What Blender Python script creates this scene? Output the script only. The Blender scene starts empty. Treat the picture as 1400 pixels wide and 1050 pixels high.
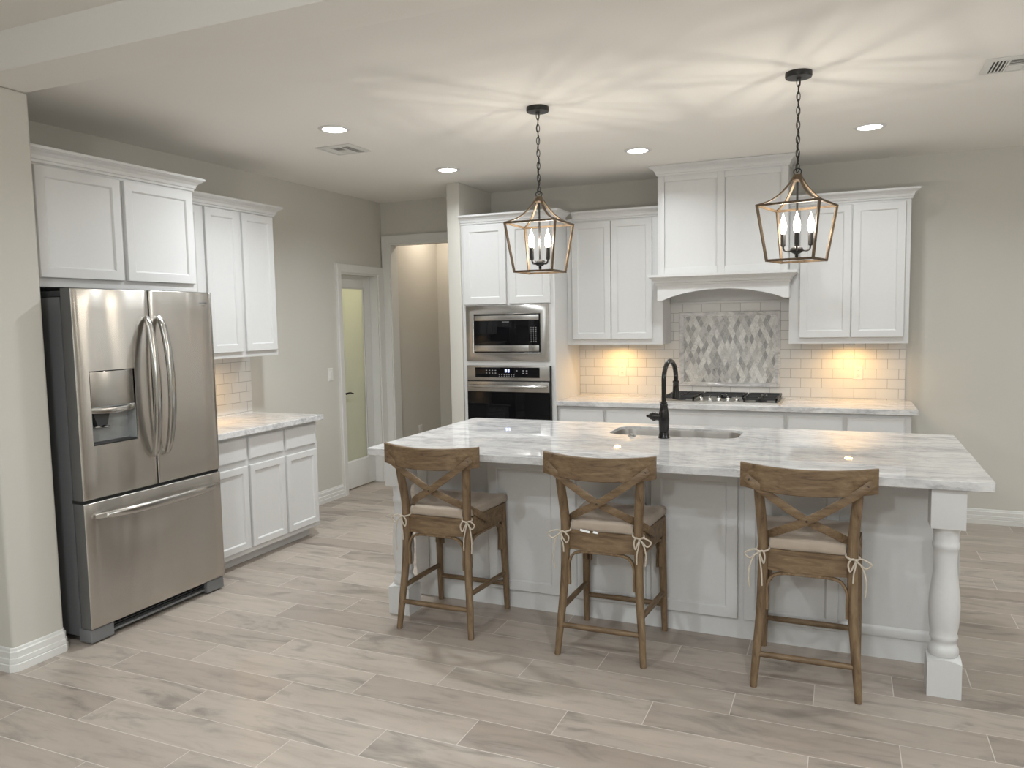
import bpy, bmesh, math, random
from mathutils import Vector, Matrix

SC = bpy.context.scene
COL = SC.collection
R = math.radians

# ------------------------------------------------------------------ camera
F_PX = 1065.45
CAM_LOC = Vector((4.2445, -6.6584, 1.5917))
YAW, PITCH, ROLL = R(23.3099), R(4.7317), R(-1.0798)
fw = Vector((-math.sin(YAW) * math.cos(PITCH), math.cos(YAW) * math.cos(PITCH), -math.sin(PITCH)))
rt0 = Vector((math.cos(YAW), math.sin(YAW), 0))
up0 = rt0.cross(fw)
rt = rt0 * math.cos(ROLL) + up0 * math.sin(ROLL)
up = -rt0 * math.sin(ROLL) + up0 * math.cos(ROLL)
cd = bpy.data.cameras.new('camera')
cd.sensor_fit = 'HORIZONTAL'
cd.sensor_width = 36.0
cd.lens = 36.0 * F_PX / 1400.0
cd.clip_start = 0.05
cam = bpy.data.objects.new('camera', cd)
COL.objects.link(cam)
m3 = Matrix((rt, up, -fw)).transposed()
cam.matrix_world = Matrix.Translation(CAM_LOC) @ m3.to_4x4()
SC.camera = cam

# ------------------------------------------------------------------ view, world
SC.view_settings.view_transform = 'Standard'
SC.view_settings.look = 'None'
SC.view_settings.gamma = 1.0
SC.view_settings.use_curve_mapping = False
SC.view_settings.exposure = 0.0
w = bpy.data.worlds.new('world')
SC.world = w
w.use_nodes = True
w.node_tree.nodes['Background'].inputs[0].default_value = (0.02, 0.022, 0.025, 1)
w.node_tree.nodes['Background'].inputs[1].default_value = 1.0
SC.cycles.max_bounces = 10
SC.cycles.diffuse_bounces = 6
SC.cycles.glossy_bounces = 5
SC.cycles.sample_clamp_indirect = 6.0
SC.cycles.blur_glossy = 0.05

ZC = 2.7575        # kitchen ceiling
ZL = 2.855         # living-room ceiling

# ------------------------------------------------------------------ lamps
LED = (0.92, 0.972, 1.0)
DOWN_W = 9.0
DINING_W = 13.0
LIVING_W = 29.0
LIVING_FILL_W = 105.0  # power of the added living-room fill
SIDE_FILL_W = 42.0  # power of the added fill from the right
PUCK_W = 2.3
BULB_W = 2.6
BULB_C = (1.0, 0.92, 0.81)


def lamp(name, kind, loc, power, color, **kw):
    d = bpy.data.lights.new(name, kind)
    d.energy = power
    d.color = color
    for k, v in kw.items():
        setattr(d, k, v)
    o = bpy.data.objects.new(name, d)
    o.location = loc
    COL.objects.link(o)
    return o


DOWNLIGHTS = [(1.385, -2.655), (1.385, -1.2), (2.875, -1.18), (4.355, -1.16)]
for i, (x, y) in enumerate(DOWNLIGHTS):
    lamp('downlight_lamp', 'AREA', (x, y, ZC - 0.012), DOWN_W * (3.0 if i == 0 else 1.0), LED, shape='DISK', size=0.13, spread=R(150))
LIVING = [(2.3, -5.9), (4.6, -5.5), (7.2, -5.6), (1.4, -8.6), (7.0, -8.6)]
for x, y in LIVING:
    lamp('living_lamp', 'AREA', (x, y, ZL - 0.012), LIVING_W, LED, shape='DISK', size=0.14, spread=R(160))
lamp('living_fill_lamp', 'POINT', (3.6, -7.9, 2.50), LIVING_FILL_W, LED, shadow_soft_size=0.10)  # added fill for beam face and island front; no fan known there
lamp('side_fill_lamp', 'POINT', (7.0, -3.4, 2.0), SIDE_FILL_W, LED, shadow_soft_size=0.12)  # added fill for refrigerator, left cabinets and left wall; no fixture known
for x, y in [(6.6, -1.3)]:
    lamp('dining_lamp', 'AREA', (x, y, ZC - 0.012), DINING_W, LED, shape='DISK', size=0.13, spread=R(150))
lamp('hall_lamp', 'AREA', (0.36, 0.62, 2.72), 6.8, (1.0, 0.86, 0.70), shape='DISK', size=0.13, spread=R(170))
lamp('pantry_lamp', 'POINT', (-0.75, -0.4, 2.35), 24.0, (1.0, 0.90, 0.66), shadow_soft_size=0.06)
PUCKS = [(4.267, -0.195, 1.372), (2.435, -0.190, 1.372), (0.22, -2.55, 1.362)]
for x, y, z in PUCKS:
    lamp('puck_lamp', 'AREA', (x, y, z - 0.024), PUCK_W, (1.0, 0.57, 0.17), shape='DISK', size=0.055, spread=R(170))

# ------------------------------------------------------------------ materials


def mat(name):
    m = bpy.data.materials.new(name)
    m.use_nodes = True
    nt = m.node_tree
    return m, nt, nt.nodes, nt.links, nt.nodes['Principled BSDF']


def bump(nt, height, strength, dist, bsdf):
    b = nt.nodes.new('ShaderNodeBump')
    b.inputs['Strength'].default_value = strength
    b.inputs['Distance'].default_value = dist
    nt.links.new(height, b.inputs['Height'])
    nt.links.new(b.outputs['Normal'], bsdf.inputs['Normal'])
    return b


def position(nt, scale=(1, 1, 1), obj=False):
    if obj:
        tc = nt.nodes.new('ShaderNodeTexCoord')
        out = tc.outputs['Object']
    else:
        g = nt.nodes.new('ShaderNodeNewGeometry')
        out = g.outputs['Position']
    mp = nt.nodes.new('ShaderNodeMapping')
    mp.inputs['Scale'].default_value = scale
    nt.links.new(out, mp.inputs['Vector'])
    return mp.outputs['Vector']


def noise(nt, vec, scale, detail=4, rough=0.55, dist=0.0):
    n = nt.nodes.new('ShaderNodeTexNoise')
    n.inputs['Scale'].default_value = scale
    n.inputs['Detail'].default_value = detail
    n.inputs['Roughness'].default_value = rough
    n.inputs['Distortion'].default_value = dist
    if vec is not None:
        nt.links.new(vec, n.inputs['Vector'])
    return n.outputs['Fac']


def ramp(nt, fac, stops):
    r = nt.nodes.new('ShaderNodeValToRGB')
    el = r.color_ramp.elements
    while len(el) < len(stops):
        el.new(0.5)
    for e, (p, c) in zip(el, stops):
        e.position = p
        e.color = (*c, 1) if len(c) == 3 else c
    nt.links.new(fac, r.inputs['Fac'])
    return r.outputs['Color']


def mth(nt, op, a, b=None, c=None):
    n = nt.nodes.new('ShaderNodeMath')
    n.operation = op
    for i, v in enumerate((a, b, c)):
        if v is None:
            continue
        if isinstance(v, (int, float)):
            n.inputs[i].default_value = v
        else:
            nt.links.new(v, n.inputs[i])
    return n.outputs[0]


def mixc(nt, fac, a, b, mode='MIX'):
    n = nt.nodes.new('ShaderNodeMix')
    n.data_type = 'RGBA'
    n.blend_type = mode
    for sock, v in ((n.inputs[0], fac), (n.inputs[6], a), (n.inputs[7], b)):
        if isinstance(v, (int, float)):
            sock.default_value = v
        elif isinstance(v, tuple):
            sock.default_value = (*v, 1) if len(v) == 3 else v
        else:
            nt.links.new(v, sock)
    return n.outputs[2]


def simple(name, col, rough=0.5, metal=0.0, texture=0.0, tscale=60, spec=0.5, coat=0.0):
    m, nt, N, L, B = mat(name)
    B.inputs['Base Color'].default_value = (*col, 1)
    B.inputs['Roughness'].default_value = rough
    B.inputs['Metallic'].default_value = metal
    B.inputs['Specular IOR Level'].default_value = spec
    B.inputs['Coat Weight'].default_value = coat
    f = noise(nt, position(nt, obj=True), tscale, 3)
    lo = tuple(c * 0.99 for c in col)
    hi = tuple(min(1, c * 1.01) for c in col)
    L.new(ramp(nt, f, [(0.3, lo), (0.7, hi)]), B.inputs['Base Color'])
    if texture:
        bump(nt, f, texture, 0.002, B)
    return m


def emitter(name, col, strength):
    m, nt, N, L, B = mat(name)
    B.inputs['Base Color'].default_value = (*col, 1)
    B.inputs['Emission Color'].default_value = (*col, 1)
    B.inputs['Emission Strength'].default_value = strength
    return m


def steel(name, col=(0.55, 0.53, 0.5), rough=0.3, aniso=0.7, axis='Z', wave=0.0):
    m, nt, N, L, B = mat(name)
    B.inputs['Metallic'].default_value = 1.0
    B.inputs['Roughness'].default_value = rough
    B.inputs['Anisotropic'].default_value = aniso
    B.inputs['Anisotropic Rotation'].default_value = 0.25
    tg = N.new('ShaderNodeTangent')
    tg.direction_type = 'RADIAL'
    tg.axis = axis
    L.new(tg.outputs[0], B.inputs['Tangent'])
    f = noise(nt, position(nt, (3, 3, 900)), 1.0, 2, 0.6)
    L.new(ramp(nt, f, [(0.3, tuple(c * 0.975 for c in col)), (0.7, tuple(min(1, c * 1.025) for c in col))]), B.inputs['Base Color'])
    if wave:
        g = noise(nt, position(nt, (1.0, 1.0, 0.22)), 3.6, 1, 0.4)
        bump(nt, g, wave, 0.05, B)
    return m


M = {}
M['wall'] = simple('wall_paint', (0.565, 0.548, 0.502), 0.75, texture=0.12, tscale=220, spec=0.25)
M['ceiling'] = simple('ceiling_paint', (0.82, 0.805, 0.772), 0.85, texture=0.15, tscale=160, spec=0.2)
M['trim'] = simple('trim_paint', (0.67, 0.67, 0.65), 0.4)
M['cab'] = simple('cabinet_paint', (0.615, 0.615, 0.612), 0.38)
M['steel'] = steel('stainless', (0.52, 0.495, 0.46), 0.27, 0.92, wave=0.5)
M['steel_flat'] = steel('stainless_trim', (0.48, 0.465, 0.44), 0.26, 0.8)
M['handle'] = simple('handle_steel', (0.52, 0.51, 0.49), 0.2, 1.0)
M['chrome'] = simple('chrome', (0.66, 0.66, 0.65), 0.16, 1.0)
M['tray_steel'] = simple('tray_steel', (0.66, 0.65, 0.63), 0.38, 1.0)
M['sink_steel'] = simple('sink_steel', (0.36, 0.34, 0.315), 0.42, 1.0)
M['fridge_side'] = simple('fridge_side_grey', (0.12, 0.122, 0.125), 0.55, texture=0.2, tscale=300)
M['fridge_edge'] = simple('fridge_door_edge', (0.10, 0.10, 0.098), 0.5)
M['gap_black'] = simple('gap_black', (0.012, 0.012, 0.012), 0.8)  # near black, puts shade into the appliance gaps
M['dark_plastic'] = simple('dark_plastic', (0.03, 0.032, 0.034), 0.45)
M['grey_plastic'] = simple('grey_plastic', (0.17, 0.175, 0.18), 0.5)
M['mid_plastic'] = simple('dispenser_grey', (0.30, 0.31, 0.31), 0.42)
M['black_glass'] = simple('black_glass', (0.004, 0.004, 0.005), 0.03, spec=0.22)
M['iron'] = simple('cast_iron', (0.018, 0.018, 0.019), 0.5)
M['bronze'] = simple('black_bronze', (0.008, 0.0072, 0.007), 0.2, 0.0)
M['pend_black'] = simple('pendant_black', (0.018, 0.017, 0.016), 0.4, 0.2)
M['outlet'] = simple('white_plastic', (0.70, 0.69, 0.665), 0.35)
M['slot'] = simple('slot_dark', (0.09, 0.085, 0.08), 0.6)
M['vent_dark'] = simple('vent_inside', (0.10, 0.10, 0.095), 0.8)
M['rope'] = simple('tie_cotton', (0.52, 0.46, 0.38), 0.9)
M['tag'] = simple('tag_white', (0.85, 0.85, 0.84), 0.8)
M['rivet'] = simple('rivet_dark', (0.04, 0.028, 0.018), 0.5)
M['lens'] = emitter('downlight_lens', (1.0, 0.97, 0.95), 14.0)
M['puck'] = emitter('puck_lens', (1.0, 0.72, 0.38), 8.0)


def make_bulb():
    m, nt, N, L, B = mat('bulb_glow')
    N.remove(B)
    tr = N.new('ShaderNodeBsdfTransparent')
    em = N.new('ShaderNodeEmission')
    em.inputs[0].default_value = (1.0, 0.90, 0.76, 1)
    em.inputs[1].default_value = 6.0
    ad = N.new('ShaderNodeAddShader')
    L.new(tr.outputs[0], ad.inputs[0]); L.new(em.outputs[0], ad.inputs[1])
    L.new(ad.outputs[0], N['Material Output'].inputs['Surface'])
    return m


M['bulb'] = make_bulb()
M['digits'] = emitter('clock_digits', (0.75, 0.8, 1.0), 1.6)
M['keys'] = simple('key_print', (0.32, 0.32, 0.32), 0.6)
M['print_dark'] = simple('badge_print', (0.10, 0.105, 0.11), 0.5)


def make_marble():
    m, nt, N, L, B = mat('marble')
    f1 = noise(nt, position(nt, (1.5, 2.9, 2.9)), 3.0, 10, 0.74, 0.9)
    f2 = noise(nt, position(nt, (2.3, 5.0, 5.0)), 5.0, 9, 0.76, 0.8)
    f3 = noise(nt, position(nt, (0.45, 1.7, 1.7)), 1.9, 6, 0.66, 1.0)
    c = ramp(nt, f1, [(0.30, (0.48, 0.485, 0.50)), (0.43, (0.66, 0.66, 0.665)), (0.54, (0.78, 0.775, 0.77)), (0.75, (0.83, 0.825, 0.815))])
    veins = ramp(nt, f2, [(0.34, (0.55, 0.555, 0.575)), (0.45, (0.90, 0.90, 0.905)), (0.55, (1, 1, 1))])
    c = mixc(nt, 0.55, c, veins, 'MULTIPLY')
    band = mth(nt, 'ABSOLUTE', mth(nt, 'SUBTRACT', f3, 0.5))
    bc = ramp(nt, band, [(0.0, (0.52, 0.52, 0.535)), (0.02, (0.86, 0.86, 0.865)), (0.06, (1, 1, 1))])
    c = mixc(nt, 0.55, c, bc, 'MULTIPLY')
    c = mixc(nt, 1.0, c, (0.88, 0.88, 0.88), 'MULTIPLY')
    L.new(c, B.inputs['Base Color'])
    B.inputs['Roughness'].default_value = 0.02
    B.inputs['Specular IOR Level'].default_value = 0.6
    return m


M['marble'] = make_marble()


def make_floor():
    m, nt, N, L, B = mat('plank_tile')
    g = N.new('ShaderNodeNewGeometry')
    sp = N.new('ShaderNodeSeparateXYZ')
    L.new(g.outputs['Position'], sp.inputs[0])
    x, y = sp.outputs[0], sp.outputs[1]
    RP, BW = 0.1985, 0.917
    rowf = mth(nt, 'DIVIDE', mth(nt, 'SUBTRACT', -3.178, y), RP)
    row = mth(nt, 'FLOOR', rowf)
    rfr = mth(nt, 'SUBTRACT', rowf, row)
    xs = mth(nt, 'DIVIDE', mth(nt, 'ADD', mth(nt, 'SUBTRACT', x, 0.471), mth(nt, 'MULTIPLY', row, 0.3057)), BW)
    colf = mth(nt, 'FLOOR', xs)
    cfr = mth(nt, 'SUBTRACT', xs, colf)
    gy = mth(nt, 'MULTIPLY', mth(nt, 'MINIMUM', rfr, mth(nt, 'SUBTRACT', 1.0, rfr)), RP)
    gx = mth(nt, 'MULTIPLY', mth(nt, 'MINIMUM', cfr, mth(nt, 'SUBTRACT', 1.0, cfr)), BW)
    dist = mth(nt, 'MINIMUM', gx, gy)
    grout = mth(nt, 'LESS_THAN', dist, 0.0017)
    cb = N.new('ShaderNodeCombineXYZ')
    L.new(row, cb.inputs[0]); L.new(colf, cb.inputs[1])
    wn = N.new('ShaderNodeTexWhiteNoise')
    wn.noise_dimensions = '2D'
    L.new(cb.outputs[0], wn.inputs['Vector'])
    rnd = wn.outputs['Value']
    # grain coordinates: shifted per plank
    cv = N.new('ShaderNodeCombineXYZ')
    L.new(mth(nt, 'ADD', mth(nt, 'MULTIPLY', x, 1.0), mth(nt, 'MULTIPLY', rnd, 37.0)), cv.inputs[0])
    L.new(mth(nt, 'ADD', mth(nt, 'MULTIPLY', y, 6.0), mth(nt, 'MULTIPLY', rnd, 91.0)), cv.inputs[1])
    grain = noise(nt, cv.outputs[0], 3.2, 8, 0.66, 0.5)
    cv2 = N.new('ShaderNodeCombineXYZ')
    L.new(mth(nt, 'ADD', mth(nt, 'MULTIPLY', x, 0.9), mth(nt, 'MULTIPLY', rnd, 13.0)), cv2.inputs[0])
    L.new(mth(nt, 'ADD', mth(nt, 'MULTIPLY', y, 3.2), mth(nt, 'MULTIPLY', rnd, 51.0)), cv2.inputs[1])
    patch = noise(nt, cv2.outputs[0], 2.4, 4, 0.6, 1.2)
    base = ramp(nt, rnd, [(0.0, (0.320, 0.270, 0.228)), (0.5, (0.375, 0.322, 0.275)), (1.0, (0.43, 0.375, 0.322))])
    gr = ramp(nt, grain, [(0.28, (0.74, 0.72, 0.71)), (0.5, (1.0, 1.0, 1.0)), (0.72, (1.10, 1.09, 1.08))])
    c = mixc(nt, 0.8, base, gr, 'MULTIPLY')
    pr = ramp(nt, patch, [(0.31, (0.54, 0.56, 0.57)), (0.46, (0.96, 0.97, 0.98)), (0.6, (1, 1, 1))])
    c = mixc(nt, 0.75, c, pr, 'MULTIPLY')
    c = mixc(nt, grout, c, (0.56, 0.51, 0.46))
    L.new(c, B.inputs['Base Color'])
    rr = ramp(nt, grain, [(0.2, (0.30, 0.30, 0.30)), (0.8, (0.42, 0.42, 0.42))])
    L.new(rr, B.inputs['Roughness'])
    h = mth(nt, 'ADD', mth(nt, 'MULTIPLY', grain, 0.15), mth(nt, 'MINIMUM', mth(nt, 'MULTIPLY', dist, 300.0), 1.0))
    bump(nt, h, 0.25, 0.0012, B)
    return m


M['floor'] = make_floor()


def make_subway(name, axis):
    m, nt, N, L, B = mat(name)
    g = N.new('ShaderNodeNewGeometry')
    sp = N.new('ShaderNodeSeparateXYZ')
    L.new(g.outputs['Position'], sp.inputs[0])
    cv = N.new('ShaderNodeCombineXYZ')
    L.new(mth(nt, 'ADD', sp.outputs[axis], 20 * 0.157 + 0.0195), cv.inputs[0])
    L.new(mth(nt, 'SUBTRACT', sp.outputs[2], 0.001), cv.inputs[1])
    br = N.new('ShaderNodeTexBrick')
    L.new(cv.outputs[0], br.inputs['Vector'])
    br.inputs['Color1'].default_value = (0.68, 0.672, 0.655, 1)
    br.inputs['Color2'].default_value = (0.665, 0.657, 0.64, 1)
    br.inputs['Mortar'].default_value = (0.33, 0.315, 0.30, 1)
    br.inputs['Scale'].default_value = 1.0
    br.inputs['Mortar Size'].default_value = 0.0015
    br.inputs['Mortar Smooth'].default_value = 0.1
    br.inputs['Brick Width'].default_value = 0.157
    br.inputs['Row Height'].default_value = 0.077
    L.new(br.outputs['Color'], B.inputs['Base Color'])
    B.inputs['Roughness'].default_value = 0.18
    inv = mth(nt, 'SUBTRACT', 1.0, br.outputs['Fac'])
    bump(nt, inv, 0.5, 0.001, B)
    return m


M['tile_back'] = make_subway('subway_tile', 0)
M['tile_left'] = make_subway('subway_tile_side', 1)


def make_mosaic():
    m, nt, N, L, B = mat('lozenge_mosaic')
    g = N.new('ShaderNodeNewGeometry')
    sp = N.new('ShaderNodeSeparateXYZ')
    L.new(g.outputs['Position'], sp.inputs[0])
    u = mth(nt, 'DIVIDE', sp.outputs[0], 0.043)
    v = mth(nt, 'DIVIDE', sp.outputs[2], 0.090)
    p = mth(nt, 'ADD', u, v)
    q = mth(nt, 'SUBTRACT', u, v)
    a, b = mth(nt, 'FLOOR', p), mth(nt, 'FLOOR', q)
    fa, fb = mth(nt, 'SUBTRACT', p, a), mth(nt, 'SUBTRACT', q, b)
    d = mth(nt, 'MINIMUM', mth(nt, 'MINIMUM', fa, mth(nt, 'SUBTRACT', 1.0, fa)), mth(nt, 'MINIMUM', fb, mth(nt, 'SUBTRACT', 1.0, fb)))
    grout = mth(nt, 'LESS_THAN', d, 0.035)
    cv = N.new('ShaderNodeCombineXYZ')
    L.new(a, cv.inputs[0]); L.new(b, cv.inputs[1])
    wn = N.new('ShaderNodeTexWhiteNoise')
    wn.noise_dimensions = '2D'
    L.new(cv.outputs[0], wn.inputs['Vector'])
    c = ramp(nt, wn.outputs['Value'], [(0.0, (0.33, 0.33, 0.33)), (0.25, (0.46, 0.46, 0.455)), (0.6, (0.60, 0.60, 0.59)), (1.0, (0.74, 0.74, 0.72))])
    f = noise(nt, position(nt), 30, 7, 0.75, 1.8)
    vein = ramp(nt, f, [(0.30, (0.30, 0.30, 0.30)), (0.40, (0.80, 0.80, 0.80)), (0.52, (1.02, 1.02, 1.02)), (0.7, (1.16, 1.16, 1.15))])
    c = mixc(nt, 0.85, c, vein, 'MULTIPLY')
    c = mixc(nt, grout, c, (0.55, 0.55, 0.54))
    L.new(c, B.inputs['Base Color'])
    B.inputs['Roughness'].default_value = 0.25
    return m


M['mosaic'] = make_mosaic()


def make_wood(name, stretch):
    m, nt, N, L, B = mat(name)
    v = position(nt, stretch, obj=True)
    f = noise(nt, v, 9.0, 8, 0.68, 0.9)
    f2 = noise(nt, v, 2.2, 3, 0.5, 1.5)
    c = ramp(nt, f, [(0.27, (0.055, 0.032, 0.015)), (0.42, (0.145, 0.094, 0.049)), (0.58, (0.205, 0.140, 0.078)), (0.80, (0.30, 0.217, 0.134))])
    t = ramp(nt, f2, [(0.3, (0.78, 0.74, 0.70)), (0.6, (1.02, 1.0, 0.99))])
    L.new(mixc(nt, 0.85, c, t, 'MULTIPLY'), B.inputs['Base Color'])
    B.inputs['Roughness'].default_value = 0.55
    bump(nt, f, 0.25, 0.0015, B)
    return m


M['wood_v'] = make_wood('oak_upright', (5, 5, 0.7))
M['wood_h'] = make_wood('oak_rail', (0.8, 5, 6))
M['wood_y'] = make_wood('oak_side', (5, 0.8, 6))


def make_fabric():
    m, nt, N, L, B = mat('linen')
    wv = N.new('ShaderNodeTexWave')
    wv.inputs['Scale'].default_value = 180
    wv.inputs['Distortion'].default_value = 2.0
    L.new(position(nt, obj=True), wv.inputs['Vector'])
    f = noise(nt, position(nt, obj=True), 9, 3)
    c = ramp(nt, f, [(0.3, (0.355, 0.29, 0.232)), (0.7, (0.42, 0.35, 0.285))])
    L.new(c, B.inputs['Base Color'])
    B.inputs['Roughness'].default_value = 0.95
    B.inputs['Sheen Weight'].default_value = 0.15
    bump(nt, wv.outputs['Fac'], 0.15, 0.001, B)
    return m


M['linen'] = make_fabric()


def make_pendant_metal():
    m, nt, N, L, B = mat('antique_brass')
    f = noise(nt, position(nt, obj=True), 40, 4, 0.6)
    c = ramp(nt, f, [(0.3, (0.065, 0.044, 0.026)), (0.7, (0.150, 0.104, 0.060))])
    L.new(c, B.inputs['Base Color'])
    B.inputs['Metallic'].default_value = 0.25
    B.inputs['Roughness'].default_value = 0.5
    return m


M['brass'] = make_pendant_metal()


def make_frosted():
    m, nt, N, L, B = mat('frosted_glass')
    N.remove(B)
    out = N['Material Output']
    tr = N.new('ShaderNodeBsdfTranslucent')
    tr.inputs[0].default_value = (0.90, 0.92, 0.82, 1)
    di = N.new('ShaderNodeBsdfDiffuse')
    di.inputs[0].default_value = (0.66, 0.69, 0.62, 1)
    gl = N.new('ShaderNodeBsdfGlossy')
    gl.inputs['Roughness'].default_value = 0.35
    f = noise(nt, position(nt), 400, 2)
    b = N.new('ShaderNodeBump')
    b.inputs['Strength'].default_value = 0.1
    b.inputs['Distance'].default_value = 0.001
    L.new(f, b.inputs['Height'])
    L.new(b.outputs[0], gl.inputs['Normal'])
    m1 = N.new('ShaderNodeMixShader'); m1.inputs[0].default_value = 0.45
    L.new(tr.outputs[0], m1.inputs[1]); L.new(di.outputs[0], m1.inputs[2])
    m2 = N.new('ShaderNodeMixShader'); m2.inputs[0].default_value = 0.05
    L.new(m1.outputs[0], m2.inputs[1]); L.new(gl.outputs[0], m2.inputs[2])
    L.new(m2.outputs[0], out.inputs['Surface'])
    return m


M['frosted'] = make_frosted()

# ------------------------------------------------------------------ object helpers
WLOC = {}


def bm_new():
    return bmesh.new()


def obj(name, bm, m, parent=None, smooth=True, angle=35, mats=None):
    bmesh.ops.remove_doubles(bm, verts=bm.verts[:], dist=1e-6)
    bmesh.ops.recalc_face_normals(bm, faces=bm.faces[:])
    base = WLOC.get(parent.name, Vector()) if parent else Vector()
    me = bpy.data.meshes.new(name)
    if base.length:
        bmesh.ops.translate(bm, verts=bm.verts[:], vec=-base)
    bm.to_mesh(me)
    bm.free()
    for mm in (mats or [M[m]]):
        me.materials.append(mm)
    if smooth:
        me.polygons.foreach_set('use_smooth', [True] * len(me.polygons))
        me.set_sharp_from_angle(angle=R(angle))
    o = bpy.data.objects.new(name, me)
    COL.objects.link(o)
    if parent:
        o.parent = parent
    WLOC[o.name] = base
    return o


def tag(o, label, cat=None, group=None, kind=None):
    o['label'] = label
    if cat:
        o['category'] = cat
    if group:
        o['group'] = group
    if kind:
        o['kind'] = kind
    return o


def thing(name, label, cat, loc, group=None):
    o = bpy.data.objects.new(name, None)
    o.empty_display_size = 0.1
    COL.objects.link(o)
    o.location = loc
    WLOC[o.name] = Vector(loc)
    return tag(o, label, cat, group)


def struct(name, bm, m, label, cat, **kw):
    o = obj(name, bm, m, **kw)
    return tag(o, label, cat, None, 'structure')


def box(bm, x0, x1, y0, y1, z0, z1, bev=0.0, seg=2, mi=0):
    vs = [bm.verts.new((x, y, z)) for x in (x0, x1) for y in (y0, y1) for z in (z0, z1)]
    idx = [(0, 1, 3, 2), (4, 6, 7, 5), (0, 4, 5, 1), (2, 3, 7, 6), (0, 2, 6, 4), (1, 5, 7, 3)]
    fs = [bm.faces.new([vs[i] for i in f]) for f in idx]
    for f in fs:
        f.material_index = mi
    if bev > 0:
        es = list({e for f in fs for e in f.edges})
        bmesh.ops.bevel(bm, geom=es, offset=bev, segments=seg, affect='EDGES', profile=0.6)
    return bm


def B_(*a, **k):
    return box(bm_new(), *a, **k)


def prism(bm, pts, to3d, a, b):
    """pts: 2-D outline, extruded between a and b along the third axis of to3d(u, v, w)."""
    lo = [bm.verts.new(to3d(u, v, a)) for u, v in pts]
    hi = [bm.verts.new(to3d(u, v, b)) for u, v in pts]
    n = len(pts)
    bm.faces.new(lo)
    bm.faces.new(hi)
    for i in range(n):
        bm.faces.new((lo[i], lo[(i + 1) % n], hi[(i + 1) % n], hi[i]))
    return bm


def rings(bm, to3d, u0, u1, v0, v1, prof, close_back=True):
    """Nested rectangles: prof = [(inset, height)...]; to3d(u, v, h)."""
    prev = None
    first = None
    for ins, h in prof:
        r = [bm.verts.new(to3d(u, v, h)) for u, v in
             ((u0 + ins, v0 + ins), (u1 - ins, v0 + ins), (u1 - ins, v1 - ins), (u0 + ins, v1 - ins))]
        if prev:
            for i in range(4):
                bm.faces.new((prev[i], prev[(i + 1) % 4], r[(i + 1) % 4], r[i]))
        else:
            first = r
        prev = r
    bm.faces.new(prev)
    if close_back:
        bm.faces.new(first)
    return bm


DOOR_T = 0.02


def door_prof(t=DOOR_T, s=0.05):
    return [(0, 0), (0, t - 0.003), (0.003, t), (s, t), (s + 0.004, t - 0.003), (s + 0.008, t - 0.009), (s + 0.013, t - 0.0095)]


def drawer_prof(t=DOOR_T):
    return [(0, 0), (0, t - 0.007), (0.004, t - 0.003), (0.009, t)]


def to_front(y):      # a face that looks to -Y, sitting at plane y
    return lambda u, v, h: (u, y - h, v)


def to_side(x):       # a face that looks to +X, sitting at plane x
    return lambda u, v, h: (x + h, u, v)


def sweep(bm, path, prof, to3d, side=1, closed=False):
    """Mitred sweep. path: 2-D; prof: [(offset to the right of the path, height)] closed outline."""
    n = len(path)
    P = [Vector(p) for p in path]
    secs = []
    for i in range(n):
        def nrm(a, b):
            d = (P[b] - P[a]).normalized()
            return Vector((d.y, -d.x)) * side
        if closed:
            n1, n2 = nrm((i - 1) % n, i), nrm(i, (i + 1) % n)
        else:
            n1 = nrm(i - 1, i) if i > 0 else nrm(i, i + 1)
            n2 = nrm(i, i + 1) if i < n - 1 else n1
        mdir = (n1 + n2)
        mdir = mdir / max(1e-6, mdir.dot(n1))
        secs.append([bm.verts.new(to3d(P[i].x + mdir.x * o, P[i].y + mdir.y * o, h)) for o, h in prof])
    k = len(prof)
    for i in range(n if closed else n - 1):
        a, b = secs[i], secs[(i + 1) % n]
        for j in range(k):
            bm.faces.new((a[j], a[(j + 1) % k], b[(j + 1) % k], b[j]))
    if not closed:
        bm.faces.new(secs[0])
        bm.faces.new(secs[-1])
    return bm


def lathe(bm, prof, seg=24, mtx=None, cap=True):
    """prof: [(radius, z)]"""
    mtx = mtx or Matrix.Identity(4)
    prev = None
    for r, z in prof:
        ring = [bm.verts.new(mtx @ Vector((r * math.cos(2 * math.pi * i / seg), r * math.sin(2 * math.pi * i / seg), z))) for i in range(seg)]
        if prev:
            for i in range(seg):
                bm.faces.new((prev[i], prev[(i + 1) % seg], ring[(i + 1) % seg], ring[i]))
        elif cap:
            bm.faces.new(ring)
        prev = ring
    if cap:
        bm.faces.new(prev)
    return bm


def T(x, y, z):
    return Matrix.Translation((x, y, z))


def axis_to(d):
    return Vector((0, 0, 1)).rotation_difference(Vector(d)).to_matrix().to_4x4()


def smooth_path(pts, sub=6):
    P = [Vector(p) for p in pts]
    out = []
    for i in range(len(P) - 1):
        p0 = P[max(0, i - 1)]; p1 = P[i]; p2 = P[i + 1]; p3 = P[min(len(P) - 1, i + 2)]
        for j in range(sub):
            t = j / sub
            out.append(0.5 * ((2 * p1) + (-p0 + p2) * t + (2 * p0 - 5 * p1 + 4 * p2 - p3) * t * t + (-p0 + 3 * p1 - 3 * p2 + p3) * t ** 3))
    out.append(P[-1])
    return out


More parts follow.
